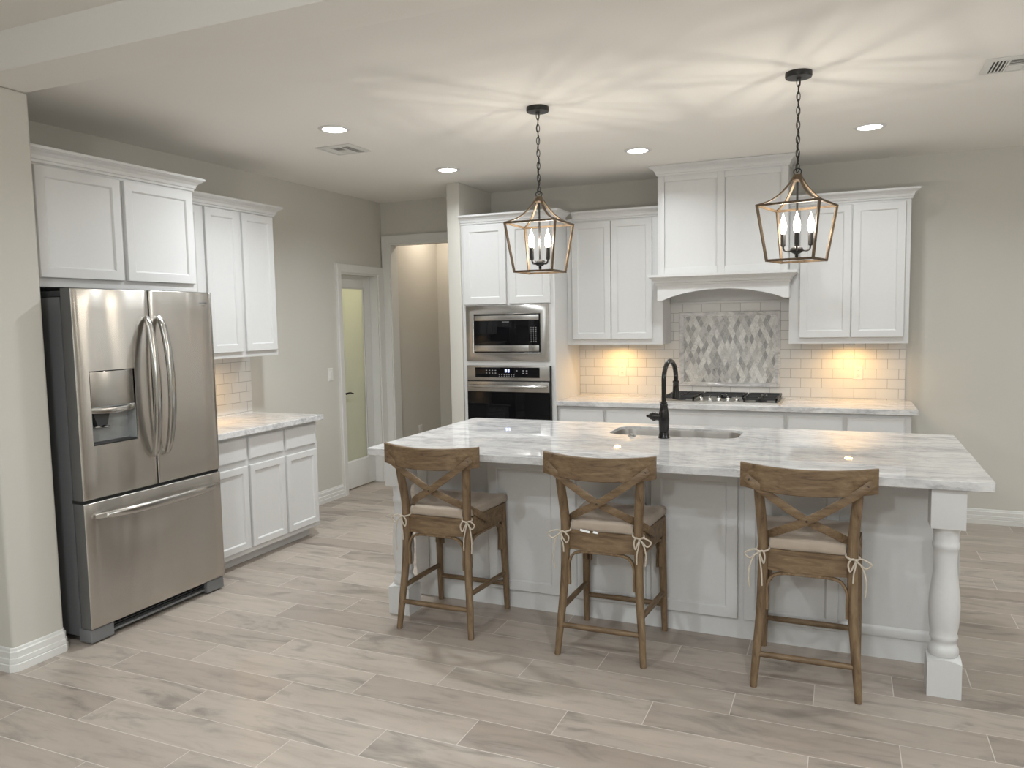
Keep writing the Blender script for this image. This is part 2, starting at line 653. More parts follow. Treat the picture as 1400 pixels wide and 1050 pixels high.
def tube(bm, pts, r, seg=10, sub=0, closed=False):
    rr = r if isinstance(r, (list, tuple)) else None
    P = [Vector(p) for p in pts]
    if sub:
        if rr:
            V4 = smooth_path([Vector((a, 0, 0)) for a in rr], sub)
            rr = [v.x for v in V4]
        P = smooth_path(P, sub)
    n = len(P)
    prev = None
    first = None
    Nn = None
    for i in range(n):
        if closed:
            t = (P[(i + 1) % n] - P[(i - 1) % n]).normalized()
        else:
            t = (P[min(n - 1, i + 1)] - P[max(0, i - 1)]).normalized()
        if Nn is None:
            ref = Vector((0, 0, 1)) if abs(t.z) < 0.9 else Vector((1, 0, 0))
            Nn = (ref - t * ref.dot(t)).normalized()
        else:
            Nn = (Nn - t * Nn.dot(t)).normalized()
        bn = t.cross(Nn)
        rad = rr[i] if rr else r
        ring = [bm.verts.new(P[i] + (Nn * math.cos(2 * math.pi * k / seg) + bn * math.sin(2 * math.pi * k / seg)) * rad) for k in range(seg)]
        if prev:
            for k in range(seg):
                bm.faces.new((prev[k], prev[(k + 1) % seg], ring[(k + 1) % seg], ring[k]))
        else:
            first = ring
        prev = ring
    if closed:
        for k in range(seg):
            bm.faces.new((prev[k], prev[(k + 1) % seg], first[(k + 1) % seg], first[k]))
    else:
        bm.faces.new(first)
        bm.faces.new(prev)
    return bm


def strip(bm, pts, nrm, width, thick, sub=5):
    """Bent flat bar: nrm[i] is the direction across its thickness at pts[i]."""
    P = smooth_path(pts, sub)
    Nv = smooth_path(nrm, sub)
    W = smooth_path([(a, 0, 0) for a in (width if isinstance(width, (list, tuple)) else [width] * len(pts))], sub)
    prev = None
    n = len(P)
    c = 0.18
    sec = [(-1, -1 + c * 2), (-1 + c, -1), (1 - c, -1), (1, -1 + c * 2), (1, 1 - c * 2), (1 - c, 1), (-1 + c, 1), (-1, 1 - c * 2)]
    for i in range(n):
        t = (P[min(n - 1, i + 1)] - P[max(0, i - 1)]).normalized()
        nn = (Nv[i] - t * Nv[i].dot(t)).normalized()
        b = t.cross(nn)
        ww = W[i].x
        ring = [bm.verts.new(P[i] + b * (u * ww / 2) + nn * (v * thick / 2)) for u, v in sec]
        if prev:
            for k in range(8):
                bm.faces.new((prev[k], prev[(k + 1) % 8], ring[(k + 1) % 8], ring[k]))
        else:
            bm.faces.new(ring)
        prev = ring
    bm.faces.new(prev)
    return bm


def bar(bm, a, b, w, d=None, up=(0, 0, 1)):
    """Straight rectangular bar from a to b."""
    a, b = Vector(a), Vector(b)
    t = (b - a).normalized()
    u = Vector(up)
    if abs(t.dot(u)) > 0.95:
        u = Vector((1, 0, 0))
    s = t.cross(u).normalized()
    v = s.cross(t).normalized()
    d = d or w
    q = []
    for p in (a, b):
        q.append([bm.verts.new(p + s * (i * w / 2) + v * (j * d / 2)) for i, j in ((-1, -1), (1, -1), (1, 1), (-1, 1))])
    bm.faces.new(q[0]); bm.faces.new(q[1])
    for k in range(4):
        bm.faces.new((q[0][k], q[0][(k + 1) % 4], q[1][(k + 1) % 4], q[1][k]))
    return bm


def rounded(u0, u1, v0, v1, r, seg=6):
    pts = []
    for cx, cy, a0 in ((u1 - r, v0 + r, -90), (u1 - r, v1 - r, 0), (u0 + r, v1 - r, 90), (u0 + r, v0 + r, 180)):
        for i in range(seg + 1):
            a = R(a0 + 90 * i / seg)
            pts.append((cx + r * math.cos(a), cy + r * math.sin(a)))
    return pts


def text_bm(s, size, mtx, depth=0.0006):
    cu = bpy.data.curves.new('lettering_curve', 'FONT')
    cu.body = s
    cu.size = size
    cu.extrude = depth
    cu.align_x = 'CENTER'
    cu.align_y = 'CENTER'
    o = bpy.data.objects.new('lettering_source', cu)
    COL.objects.link(o)
    dg = bpy.context.evaluated_depsgraph_get()
    me = bpy.data.meshes.new_from_object(o.evaluated_get(dg))
    bm = bm_new()
    bm.from_mesh(me)
    bmesh.ops.transform(bm, matrix=mtx, verts=bm.verts[:])
    bpy.data.objects.remove(o)
    bpy.data.curves.remove(cu)
    bpy.data.meshes.remove(me)
    return bm


FRONT_TXT = Matrix(((1, 0, 0, 0), (0, 0, -1, 0), (0, 1, 0, 0), (0, 0, 0, 1)))      # text that faces -Y
SIDE_TXT = Matrix(((0, 0, 1, 0), (1, 0, 0, 0), (0, 1, 0, 0), (0, 0, 0, 1)))        # text that faces +X

# ================================================================== SETTING
XR, YN, XW = 8.2, -10.6, -3.0
struct('floor', B_(XW - 0.1, XR + 0.1, YN - 0.1, 1.3, -0.1, 0), 'floor', 'grey-brown wood-look plank tile floor of the kitchen', 'floor', smooth=False)
bm = B_(-0.12, XR + 0.1, -4.10, 0.12, ZC, ZC + 0.24)
struct('ceiling', bm, 'ceiling', 'pale kitchen ceiling with recessed lights and pendants', 'ceiling', smooth=False)
struct('ceiling_living', B_(XW - 0.1, XR + 0.1, YN - 0.1, -4.36, ZL, ZL + 0.14), 'ceiling', 'living-room ceiling on the near side of the dropped beam', 'ceiling', smooth=False)
bm = B_(XW, XR, -4.36, -4.10, 2.69, ZC + 0.24, bev=0.012)
struct('beam', bm, 'ceiling', 'painted dropped beam crossing the ceiling at top left', 'beam')
bm = B_(XW, 0.705, -4.36, -4.10, 0, 2.69, bev=0.018, seg=3)
struct('wall_stub', bm, 'wall', 'painted wall end left of the refrigerator, under the beam', 'wall')

# left wall with the pantry door opening
DY0, DY1, DZ = -0.71, -0.10, 2.05
bm = bm_new()
box(bm, -0.12, 0, -4.10, DY0, 0, ZC)
box(bm, -0.12, 0, DY1, 0.12, 0, ZC)
box(bm, -0.12, 0, DY0, DY1, DZ, ZC)
struct('wall_left', bm, 'wall', 'grey painted left wall behind refrigerator and pantry door', 'wall', smooth=False)
# back wall with cased opening
OX0, OX1, OZ = 0.088, 1.0, 2.355
bm = bm_new()
box(bm, 0, OX0, 0, 0.12, 0, ZC)
box(bm, OX1, XR, 0, 0.12, 0, ZC)
box(bm, OX0, OX1, 0, 0.12, OZ, ZC)
struct('wall_back', bm, 'wall', 'grey painted back wall behind the cooking counter', 'wall', smooth=False)
struct('wall_partition', B_(1.079, 1.20, -0.655, 0, 0, ZC, bev=0.008), 'wall', 'narrow wall end left of the oven cabinet', 'wall')
struct('wall_right', B_(XR, XR + 0.1, YN, 0.12, 0, 3.0), 'wall', 'right wall beyond the photo edge', 'wall', smooth=False)
struct('wall_near', B_(XW, XR, YN - 0.1, YN, 0, 3.0), 'wall', 'wall behind the viewer', 'wall', smooth=False)
struct('wall_living', B_(XW - 0.1, XW, YN, -4.10, 0, 3.0), 'wall', 'far left living-room wall beyond the photo edge', 'wall', smooth=False)
# hall beyond the opening
bm = bm_new()
box(bm, -0.05, 0.05, 0.12, 1.03, 0, 2.76)
box(bm, -0.05, 1.5, 1.03, 1.13, 0, 2.76)
box(bm, 1.4, 1.5, 0.12, 1.03, 0, 2.76)
struct('wall_hall', bm, 'wall', 'hall walls seen through the cased opening', 'wall', smooth=False)
struct('ceiling_hall', B_(-0.05, 1.5, 0.12, 1.13, 2.76, 2.86), 'ceiling', 'hall ceiling beyond the cased opening', 'ceiling', smooth=False)
# pantry behind the frosted door
bm = bm_new()
box(bm, -1.6, -1.5, -1.5, 0.3, 0, 2.5)
box(bm, -1.5, -0.12, 0.2, 0.3, 0, 2.5)
box(bm, -1.5, -0.12, -1.5, -1.4, 0, 2.5)
box(bm, -1.6, -0.12, -1.5, 0.3, 2.5, 2.6)
struct('wall_pantry', bm, 'wall', 'pantry walls behind the frosted glass door', 'wall', smooth=False)

CAS = [(0, 0), (0, 0.012), (0.006, 0.016), (0.03, 0.018), (0.062, 0.024), (0.078, 0.026), (0.085, 0.022), (0.085, 0)]
bm = bm_new()
sweep(bm, [(DY0, 0), (DY0, DZ), (DY1, DZ), (DY1, 0)], [(o * 0.88, h) for o, h in CAS], lambda a, b, h: (h, a, b), side=-1)
# jamb lining
box(bm, -0.12, 0.004, DY0, DY0 + 0.014, 0, DZ)
box(bm, -0.12, 0.004, DY1 - 0.014, DY1, 0, DZ)
box(bm, -0.12, 0.004, DY0 + 0.014, DY1 - 0.014, DZ - 0.014, DZ)
struct('trim_1', bm, 'trim', 'white casing and jamb around the frosted glass door', 'door casing', angle=14)
bm = bm_new()
sweep(bm, [(OX0, 0), (OX0, OZ), (OX1, OZ), (OX1, 0)], [(o * 0.92, h) for o, h in CAS], lambda a, b, h: (a, -h, b), side=-1)
box(bm, OX0, OX0 + 0.014, -0.004, 0.12, 0, OZ)
box(bm, OX1 - 0.014, OX1, -0.004, 0.12, 0, OZ)
box(bm, OX0 + 0.014, OX1 - 0.014, -0.004, 0.12, OZ - 0.014, OZ)
struct('trim_2', bm, 'trim', 'white casing around the tall opening to the hall', 'door casing', angle=14)

# pantry door (frame, glass, lever)
dr = thing('door_1', 'white pantry door with a full frosted glass pane and black lever', 'door', (-0.1, (DY0 + DY1) / 2, 0))
dr['kind'] = 'structure'
dy0, dy1 = DY0 + 0.017, DY1 - 0.017
bm = bm_new()
XD0, XD1 = -0.115, -0.078
box(bm, XD0, XD1, dy0, dy0 + 0.112, 0.012, 2.032, bev=0.002)
box(bm, XD0, XD1, dy1 - 0.112, dy1, 0.012, 2.032, bev=0.002)
box(bm, XD0, XD1, dy0 + 0.112, dy1 - 0.112, 0.012, 0.265, bev=0.002)
box(bm, XD0, XD1, dy0 + 0.112, dy1 - 0.112, 1.92, 2.032, bev=0.002)
sweep(bm, [(dy0 + 0.112, 0.265), (dy1 - 0.112, 0.265), (dy1 - 0.112, 1.92), (dy0 + 0.112, 1.92)], [(0, -0.088), (0, -0.082), (0.012, -0.088)],
      lambda a, b, h: (h, a, b), side=-1, closed=True)
obj('frame', bm, 'trim', dr)
obj('glass_pane', B_(-0.10, -0.094, dy0 + 0.108, dy1 - 0.108, 0.262, 1.924), 'frosted', dr, smooth=False)
bm = bm_new()
lathe(bm, [(0.026, 0), (0.026, 0.006), (0.02, 0.01), (0.009, 0.012), (0.009, 0.045)], 20, T(XD1, dy0 + 0.062, 0.93) @ axis_to((1, 0, 0)))
tube(bm, [(XD1 + 0.043, dy0 + 0.058, 0.93), (XD1 + 0.047, dy0 + 0.085, 0.933), (XD1 + 0.044, dy0 + 0.13, 0.934), (XD1 + 0.044, dy0 + 0.178, 0.922)], [0.009, 0.009, 0.0075, 0.005], 10, sub=5)
obj('lever_handle', bm, 'bronze', dr)

# baseboards
BH = 0.112
BB = [(0, 0), (0.020, 0), (0.020, 0.034), (0.0165, 0.036), (0.0165, 0.040), (0.0175, 0.042), (0.0165, 0.062), (0.0125, 0.064), (0.0125, 0.092), (0.008, 0.097), (0.006, BH - 0.004), (0.003, BH), (0, BH)]
flat = lambda x, y, h: (x, y, h)
bm = bm_new()
sweep(bm, [(XW, -4.36), (0.690, -4.36), (0.705, -4.345), (0.705, -4.115), (0.690, -4.10), (0.64, -4.10)], BB, flat)
struct('baseboard_stub', bm, 'trim', 'white stepped baseboard wrapping the wall end beside the refrigerator', 'baseboard', angle=14)
bm = bm_new()
sweep(bm, [(0, -1.925), (0, DY0 - 0.076)], BB, flat)
struct('baseboard_left', bm, 'trim', 'white baseboard between left base cabinet and pantry door', 'baseboard', angle=14)
bm = bm_new()
sweep(bm, [(4.668, 0), (XR, 0)], BB, flat)
struct('baseboard_back', bm, 'trim', 'white baseboard along the back wall at right', 'baseboard', angle=14)
bm = bm_new()
sweep(bm, [(0.05, 0.12), (0.05, 1.03), (1.4, 1.03)], BB, flat)
struct('baseboard_hall', bm, 'trim', 'white baseboard inside the hall', 'baseboard')

# ================================================================== CABINETS
CROWN = [(0, 0), (0.008, 0), (0.010, 0.012), (0.016, 0.016), (0.020, 0.032), (0.032, 0.046), (0.046, 0.054), (0.050, 0.058), (0.056, 0.060), (0.056, 0.074), (0, 0.074)]


def crown(parent, path, z, prof=CROWN, name='crown_moulding'):
    bm = bm_new()
    sweep(bm, path, [(o, h + z) for o, h in prof], flat)
    return obj(name, bm, 'cab', parent, angle=14)


def front_door(parent, x0, x1, z0, z1, y, s=0.05, name='door'):
    bm = bm_new()
    rings(bm, to_front(y), x0, x1, z0, z1, door_prof(s=s))
    return obj(name, bm, 'cab', parent, angle=20)


def side_door(parent, y0, y1, z0, z1, x, s=0.05, name='door'):
    bm = bm_new()
    rings(bm, to_side(x), y0, y1, z0, z1, door_prof(s=s))
    return obj(name, bm, 'cab', parent, angle=20)


# over the refrigerator
c = thing('wall_cabinet', 'deep white two-door wall cabinet above the refrigerator', 'cabinet', (0.3, -3.55, 1.8))
obj('body', B_(0.002, 0.585, -4.096, -3.007, 1.797, 2.425, bev=0.001), 'cab', c)
side_door(c, -4.025, -3.537, 1.842, 2.388, 0.585)
side_door(c, -3.512, -3.028, 1.842, 2.388, 0.585)
crown(c, [(0.585, -4.098), (0.585, -3.007), (0.42, -3.007)], 2.402)
# upper left, over the side counter
c = thing('wall_cabinet', 'tall white wall cabinet to the right of the refrigerator, over the short counter', 'cabinet', (0.17, -2.5, 1.37))
obj('body', B_(0.002, 0.330, -3.005, -1.987, 1.362, 2.40, bev=0.001), 'cab', c)
side_door(c, -2.998, -2.712, 1.402, 2.372, 0.330)
side_door(c, -2.672, -2.366, 1.402, 2.372, 0.330)
side_door(c, -2.328, -2.010, 1.402, 2.372, 0.330)
crown(c, [(0.330, -3.005), (0.330, -1.987), (0.0, -1.987)], 2.378)
# left base cabinet
c = thing('base_cabinet', 'white base cabinet with drawers beside the refrigerator, under the short counter', 'cabinet', (0.3, -2.5, 0))
bm = bm_new()
box(bm, 0.002, 0.61, -3.055, -1.937, 0.078, 0.873, bev=0.001)
box(bm, 0.002, 0.535, -3.055, -1.96, 0.001, 0.078)
obj('body', bm, 'cab', c)
for y0, y1 in ((-3.035, -2.690), (-2.666, -2.325), (-2.300, -1.965)):
    side_door(c, y0, y1, 0.113, 0.664, 0.61, s=0.042)
    bm = bm_new()
    rings(bm, to_side(0.61), y0, y1, 0.702, 0.850, drawer_prof())
    obj('drawer', bm, 'cab', c, angle=20)

# oven tower
TX0, TX1, TY = 1.202, 2.045, -0.635
c = thing('oven_cabinet', 'tall white cabinet holding the built-in microwave and oven', 'cabinet', (1.62, -0.3, 0))
bm = bm_new()
box(bm, TX0, 1.262, TY, -0.002, 0.001, 2.425)
box(bm, 1.975, TX1, TY, -0.002, 0.001, 2.425)
box(bm, 1.262, 1.975, TY, -0.002, 1.680, 2.425)
box(bm, 1.262, 1.975, TY, -0.002, 1.195, 1.268)
box(bm, 1.262, 1.975, TY, -0.002, 0.001, 0.50)
box(bm, 1.262, 1.975, -0.02, -0.002, 0.50, 1.68)
obj('body', bm, 'cab', c)
front_door(c, 1.225, 1.617, 1.722, 2.392, TY, s=0.058)
front_door(c, 1.646, 2.010, 1.722, 2.392, TY, s=0.058)
bm = bm_new()
rings(bm, to_front(TY), 1.235, 2.012, 0.13, 0.46, drawer_prof())
obj('drawer', bm, 'cab', c, angle=20)
crown(c, [(TX0, TY), (TX1, TY), (TX1, -0.395)], 2.400)

# uppers beside the hood
UY = -0.328
c = thing('wall_cabinet', 'white two-door wall cabinet between oven cabinet and range hood', 'cabinet', (2.45, -0.17, 1.372))
obj('body', B_(2.047, 2.863, UY, -0.002, 1.366, 2.425, bev=0.001), 'cab', c)
front_door(c, 2.094, 2.431, 1.412, 2.390, UY)
front_door(c, 2.437, 2.780, 1.412, 2.390, UY)
crown(c, [(2.103, UY), (2.863, UY)], 2.402)
c = thing('wall_cabinet', 'white two-door wall cabinet to the right of the range hood', 'cabinet', (4.25, -0.17, 1.372))
obj('body', B_(3.833, 4.652, UY, -0.002, 1.366, 2.425, bev=0.001), 'cab', c)
front_door(c, 3.908, 4.262, 1.412, 2.386, UY)
front_door(c, 4.269, 4.619, 1.412, 2.386, UY)
crown(c, [(3.833, UY), (4.652, UY), (4.652, 0)], 2.402)

# back base cabinets
BY_ = -0.605


def back_base(x0, x1, label, fronts, end=False):
    c = thing('base_cabinet', label, 'cabinet', ((x0 + x1) / 2, -0.3, 0))
    bm = bm_new()
    box(bm, x0, x1, BY_, -0.002, 0.09, 0.873)
    box(bm, x0, x1 - (0.02 if end else 0), -0.53, -0.002, 0.001, 0.09)
    obj('body', bm, 'cab', c, smooth=False)
    for u0, u1, doors in fronts:
        bm = bm_new()
        rings(bm, to_front(BY_), u0, u1, 0.700, 0.848, drawer_prof())
        obj('drawer', bm, 'cab', c, angle=20)
        k = (u1 - u0) / doors
        for i in range(doors):
            front_door(c, u0 + i * k + (0.002 if i else 0), u0 + (i + 1) * k - (0.002 if i < doors - 1 else 0), 0.125, 0.665, BY_)
    return c


back_base(2.047, 2.452, 'white base cabinet next to the oven cabinet, under the back counter', [(2.069, 2.441, 1)])
back_base(2.453, 3.836, 'wide white base cabinet directly under the gas cooktop', [(2.465, 3.823, 3)])
back_base(3.837, 4.664, 'white base cabinet at the right end of the back counter', [(3.852, 4.224, 1), (4.254, 4.624, 1)], True)

# ================================================================== RANGE HOOD
HX0, HX1, HY = 2.865, 3.831, -0.495
h = thing('range_hood', 'white panelled range hood with arched mantel above the cooktop', 'range hood', (3.348, -0.25, 1.7))
bm = bm_new()
box(bm, HX0, HX1, HY, -0.002, 1.835, ZC - 0.001)
for x0, x1 in ((HX0, 2.917), (3.319, 3.376), (3.779, HX1)):
    box(bm, x0, x1, HY - 0.010, HY, 1.915, ZC - 0.062, bev=0.0015)
for x0, x1 in ((2.917, 3.319), (3.376, 3.779)):
    box(bm, x0, x1, HY - 0.010, HY, 1.915, 1.972, bev=0.0015)
    box(bm, x0, x1, HY - 0.010, HY, 2.635, ZC - 0.062, bev=0.0015)
obj('chimney', bm, 'cab', h)
bm = bm_new()
sweep(bm, [(HX0, -0.335), (HX0, HY - 0.010), (HX1, HY - 0.010), (HX1, -0.335)], [(o * 1.05, z + ZC - 0.076) for o, z in CROWN], flat)
obj('crown_moulding', bm, 'cab', h, angle=14)
# arched apron
bm = bm_new()
xa, xb, zb, zt, rise = HX0 - 0.002, HX1 + 0.012, 1.716, 1.84, 0.082
pts = [(xa, zt), (xa, zb), (xa + 0.035, zb)]
for i in range(1, 24):
    t = i / 24
    pts.append((xa + 0.035 + (xb - xa - 0.07) * t, zb + rise * (1 - (2 * t - 1) ** 2) ** 0.9))
pts += [(xb - 0.035, zb), (xb, zb), (xb, zt)]
lo = [bm.verts.new((x, HY - 0.028, z)) for x, z in pts]
hi = [bm.verts.new((x, HY - 0.004, z)) for x, z in pts]
tl = [bm.verts.new((x, HY - 0.028, zt)) for x, z in pts]
th = [bm.verts.new((x, HY - 0.004, zt)) for x, z in pts]
for i in range(len(pts) - 1):
    bm.faces.new((lo[i], lo[i + 1], hi[i + 1], hi[i]))
    if i not in (0, len(pts) - 2):
        bm.faces.new((lo[i], lo[i + 1], tl[i + 1], tl[i]))
        bm.faces.new((hi[i], hi[i + 1], th[i + 1], th[i]))
box(bm, xa, xa + 0.02, HY - 0.004, UY - 0.022, zb, zt)
box(bm, xb - 0.02, xb, HY - 0.004, UY - 0.022, zb, zt)
obj('arched_apron', bm, 'cab', h)
MANT = [(0, 0), (0.010, 0), (0.013, 0.014), (0.022, 0.018), (0.026, 0.034), (0.042, 0.050), (0.052, 0.054), (0.056, 0.060), (0.066, 0.062), (0.066, 0.080), (0, 0.080)]
bm = bm_new()
sweep(bm, [(xa, UY - 0.022), (xa, HY - 0.028), (xb - 0.008, HY - 0.028), (xb - 0.008, UY - 0.022)], [(o, z + 1.836) for o, z in MANT], flat)
box(bm, xa, xb - 0.008, HY - 0.028, HY, 1.836, 1.916)
obj('mantel_shelf', bm, 'cab', h, angle=14)
bm = bm_new()
box(bm, HX0, HX1, -0.022, -0.001, 1.700, 1.835)
box(bm, HX0, HX1, -0.034, -0.001, 1.692, 1.712, bev=0.004)
obj('back_rail', bm, 'cab', h)

# ================================================================== BACKSPLASH
o = obj('tile_backsplash', B_(2.047, 4.655, -0.0085, 0, 0.914, 1.70), 'tile_back', smooth=False)
tag(o, 'white subway tile backsplash on the back wall behind the cooktop', 'backsplash', kind='structure')
o = obj('tile_backsplash', B_(0, 0.0085, -3.055, -1.93, 0.914, 1.362), 'tile_left', smooth=False)
tag(o, 'white subway tile backsplash on the left wall beside the refrigerator', 'backsplash', kind='structure')
mo = thing('mosaic_panel', 'grey marble lozenge mosaic panel framed above the cooktop', 'mosaic', (3.342, -0.01, 1.0))
obj('lozenge_tiles', B_(2.97, 3.715, -0.014, -0.0086, 1.035, 1.59), 'mosaic', mo, smooth=False)
bm = bm_new()
sweep(bm, [(2.972, 1.037), (3.712, 1.037), (3.712, 1.588), (2.972, 1.588)],
      [(0, -0.0086), (0, -0.015), (0.006, -0.018), (0.012, -0.0165), (0.022, -0.023), (0.032, -0.023), (0.037, -0.015), (0.037, -0.0086)],
      lambda a, b, hh: (a, hh, b), side=1, closed=True)
obj('frame', bm, 'marble', mo)

# ================================================================== COUNTERTOPS


def slab(outer, holes, z0, z1, e=0.003):
    """Slab with eased edge: outer and holes are 2-D loops (counter-clockwise)."""
    bm = bm_new()

    def inset(pts, d):
        n = len(pts)
        out = []
        for i in range(n):
            a, b, c_ = Vector(pts[i - 1]), Vector(pts[i]), Vector(pts[(i + 1) % n])
            d1, d2 = (b - a).normalized(), (c_ - b).normalized()
            n1, n2 = Vector((-d1.y, d1.x)), Vector((-d2.y, d2.x))
            mm = n1 + n2
            mm = mm / max(0.2, mm.dot(n1))
            out.append((b.x + mm.x * d, b.y + mm.y * d))
        return out
    tops, bots = [], []
    for k, L_ in enumerate([outer] + holes):
        sg = 1 if k == 0 else -1
        lv = []
        if k == 0:
            sec = ((e, z1), (e * 0.3, z1 - e * 0.3), (0, z1 - e), (0, z0 + e), (e, z0))
        else:
            sec = ((e, z1), (e * 0.3, z1 - e * 0.3), (0, z1 - e), (0, z1 - 0.016), (0.06, z1 - 0.016), (0.06, z0))
        for d, z in sec:
            lv.append([bm.verts.new((x, y, z)) for x, y in inset(L_, d * sg)])
        n = len(L_)
        for a, b in zip(lv, lv[1:]):
            for i in range(n):
                bm.faces.new((a[i], a[(i + 1) % n], b[(i + 1) % n], b[i]))
        tops.append(lv[0]); bots.append(lv[-1])
    bm.edges.ensure_lookup_table()
    for group in (tops, bots):
        es = []
        for lp in group:
            for i in range(len(lp)):
                es.append(bm.edges.get((lp[i], lp[(i + 1) % len(lp)])))
        bmesh.ops.triangle_fill(bm, use_beauty=True, use_dissolve=False, edges=es)
    return bm


def rect(x0, x1, y0, y1, r=0.012):
    return rounded(x0, x1, y0, y1, r, 3)


ZT, ZB = 0.914, 0.875
SINK = (2.955, 3.695, -2.285, -1.925)
o = obj('countertop', slab(rect(1.862, 4.793, -3.140, -1.800, 0.02), [rounded(*SINK, 0.09, 6)], ZB, ZT), 'marble', angle=8)
tag(o, 'long white marble island top with grey streaks and undermount sink cutout', 'countertop')
o = obj('countertop', slab([(2.046, -0.640), (4.705, -0.640), (4.705, -0.002), (2.046, -0.002)], [], ZB, ZT), 'marble', angle=8)
tag(o, 'white marble back counter carrying the gas cooktop', 'countertop')
o = obj('countertop', slab([(0.002, -3.056), (0.668, -3.056), (0.668, -1.920), (0.002, -1.920)], [], ZB, ZT), 'marble', angle=8)
tag(o, 'short white marble counter to the right of the refrigerator', 'countertop')

# ================================================================== ISLAND
IF = -2.79       # seating-side face
isl = thing('kitchen_island', 'white kitchen island base with recessed panels and turned corner legs', 'kitchen island', (3.33, -2.4, 0))
IX0, IX1, IYB = 1.950, 4.715, -1.845
bm = bm_new()
box(bm, IX0, IX1, IF, IF + 0.02, 0, ZB)
box(bm, IX0, IX1, IYB - 0.02, IYB, 0, ZB)
box(bm, IX0, IX0 + 0.02, IF + 0.02, IYB - 0.02, 0, ZB)
box(bm, IX1 - 0.02, IX1, IF + 0.02, IYB - 0.02, 0, ZB)
obj('body', bm, 'cab', isl, smooth=False)
bm = bm_new()
RAIL = [(0, 0.104), (0.006, 0.104), (0.008, 0.110), (0.008, 0.138), (0.004, 0.146), (0.001, 0.152), (0, 0.152)]
for x0, x1 in ((IX0 + 0.005, 2.412), (4.236, IX1 - 0.005)):
    obj('base_moulding', sweep(bm_new(), [(x0, IF), (x1, IF)], RAIL, flat), 'cab', isl)
for x0, x1 in ((IX0, 2.035), (2.398, 2.424), (4.226, 4.252), (4.63, IX1)):
    obj('stile', B_(x0, x1, IF - 0.006, IF, 0.153, ZB - 0.001), 'cab', isl, smooth=False)
for x0 in (2.4255, 2.883, 3.340, 3.797):
    front_door(isl, x0, x0 + 0.428, 0.103, 0.835, IF, s=0.052, name='panel')
LEG = [(0.055, 0.165), (0.058, 0.178), (0.0575, 0.190), (0.052, 0.203), (0.046, 0.210), (0.045, 0.222), (0.050, 0.230), (0.0535, 0.240), (0.052, 0.250),
       (0.0495, 0.256), (0.0545, 0.285), (0.0585, 0.330), (0.0595, 0.375), (0.057, 0.420), (0.051, 0.465), (0.0455, 0.510), (0.0435, 0.550), (0.044, 0.590),
       (0.046, 0.612), (0.0495, 0.618), (0.0515, 0.628), (0.0505, 0.638), (0.047, 0.645), (0.0475, 0.675), (0.0495, 0.688), (0.053, 0.695), (0.052, 0.702), (0.056, 0.712)]
for lx in (2.0235, 4.6335):
    ly = -3.0515
    bm = bm_new()
    box(bm, lx - 0.0635, lx + 0.0635, ly - 0.0635, ly + 0.0635, 0.708, ZB, bev=0.002)
    lathe(bm, LEG, 36, T(lx, ly, 0))
    # lower block with arched shoulders
    n = 10
    g = [[None] * (n + 1) for _ in range(n + 1)]
    for i in range(n + 1):
        for j in range(n + 1):
            a, b = 2 * i / n - 1, 2 * j / n - 1
            rr = min(1.4, math.hypot(a, b))
            g[i][j] = bm.verts.new((lx + a * 0.0635, ly + b * 0.0635, 0.172 - 0.020 * max(0, rr - 0.55) / 0.85 * 1.3))
    for i in range(n):
        for j in range(n):
            bm.faces.new((g[i][j], g[i + 1][j], g[i + 1][j + 1], g[i][j + 1]))
    lip = [g[i][0] for i in range(n)] + [g[n][j] for j in range(n)] + [g[i][n] for i in range(n, 0, -1)] + [g[0][j] for j in range(n, 0, -1)]
    bot = [bm.verts.new((v.co.x, v.co.y, 0)) for v in lip]
    for i in range(len(lip)):
        bm.faces.new((lip[i], lip[(i + 1) % len(lip)], bot[(i + 1) % len(lip)], bot[i]))
    bm.faces.new(bot)
    obj('leg', bm, 'cab', isl, angle=40)

# ------------------------------------------------------------------ sink and faucet
s = thing('kitchen_sink', 'stainless steel undermount sink set in the island top', 'sink', (3.325, -2.1, 0.66))
bm = bm_new()
x0, x1, y0, y1 = SINK
lv = []
for ex, z, r in ((0.030, ZT - 0.0165, 0.11), (-0.004, ZT - 0.0165, 0.088), (-0.007, ZT - 0.028, 0.085), (-0.020, 0.70, 0.08), (-0.05, 0.672, 0.07), (-0.12, 0.668, 0.03)):
    lv.append([bm.verts.new((x, y, z)) for x, y in rounded(x0 - ex, x1 + ex, y0 - ex, y1 + ex, r, 6)])
for a, b in zip(lv, lv[1:]):
    for i in range(len(a)):
        bm.faces.new((a[i], a[(i + 1) % len(a)], b[(i + 1) % len(b)], b[i]))
bm.faces.new(lv[-1])
obj('basin', bm, 'sink_steel', s)
obj('drain', lathe(bm_new(), [(0.045, 0.6685), (0.045, 0.672), (0.036, 0.673), (0.03, 0.669)], 24, T(3.325, -2.08, 0)), 'chrome', s)

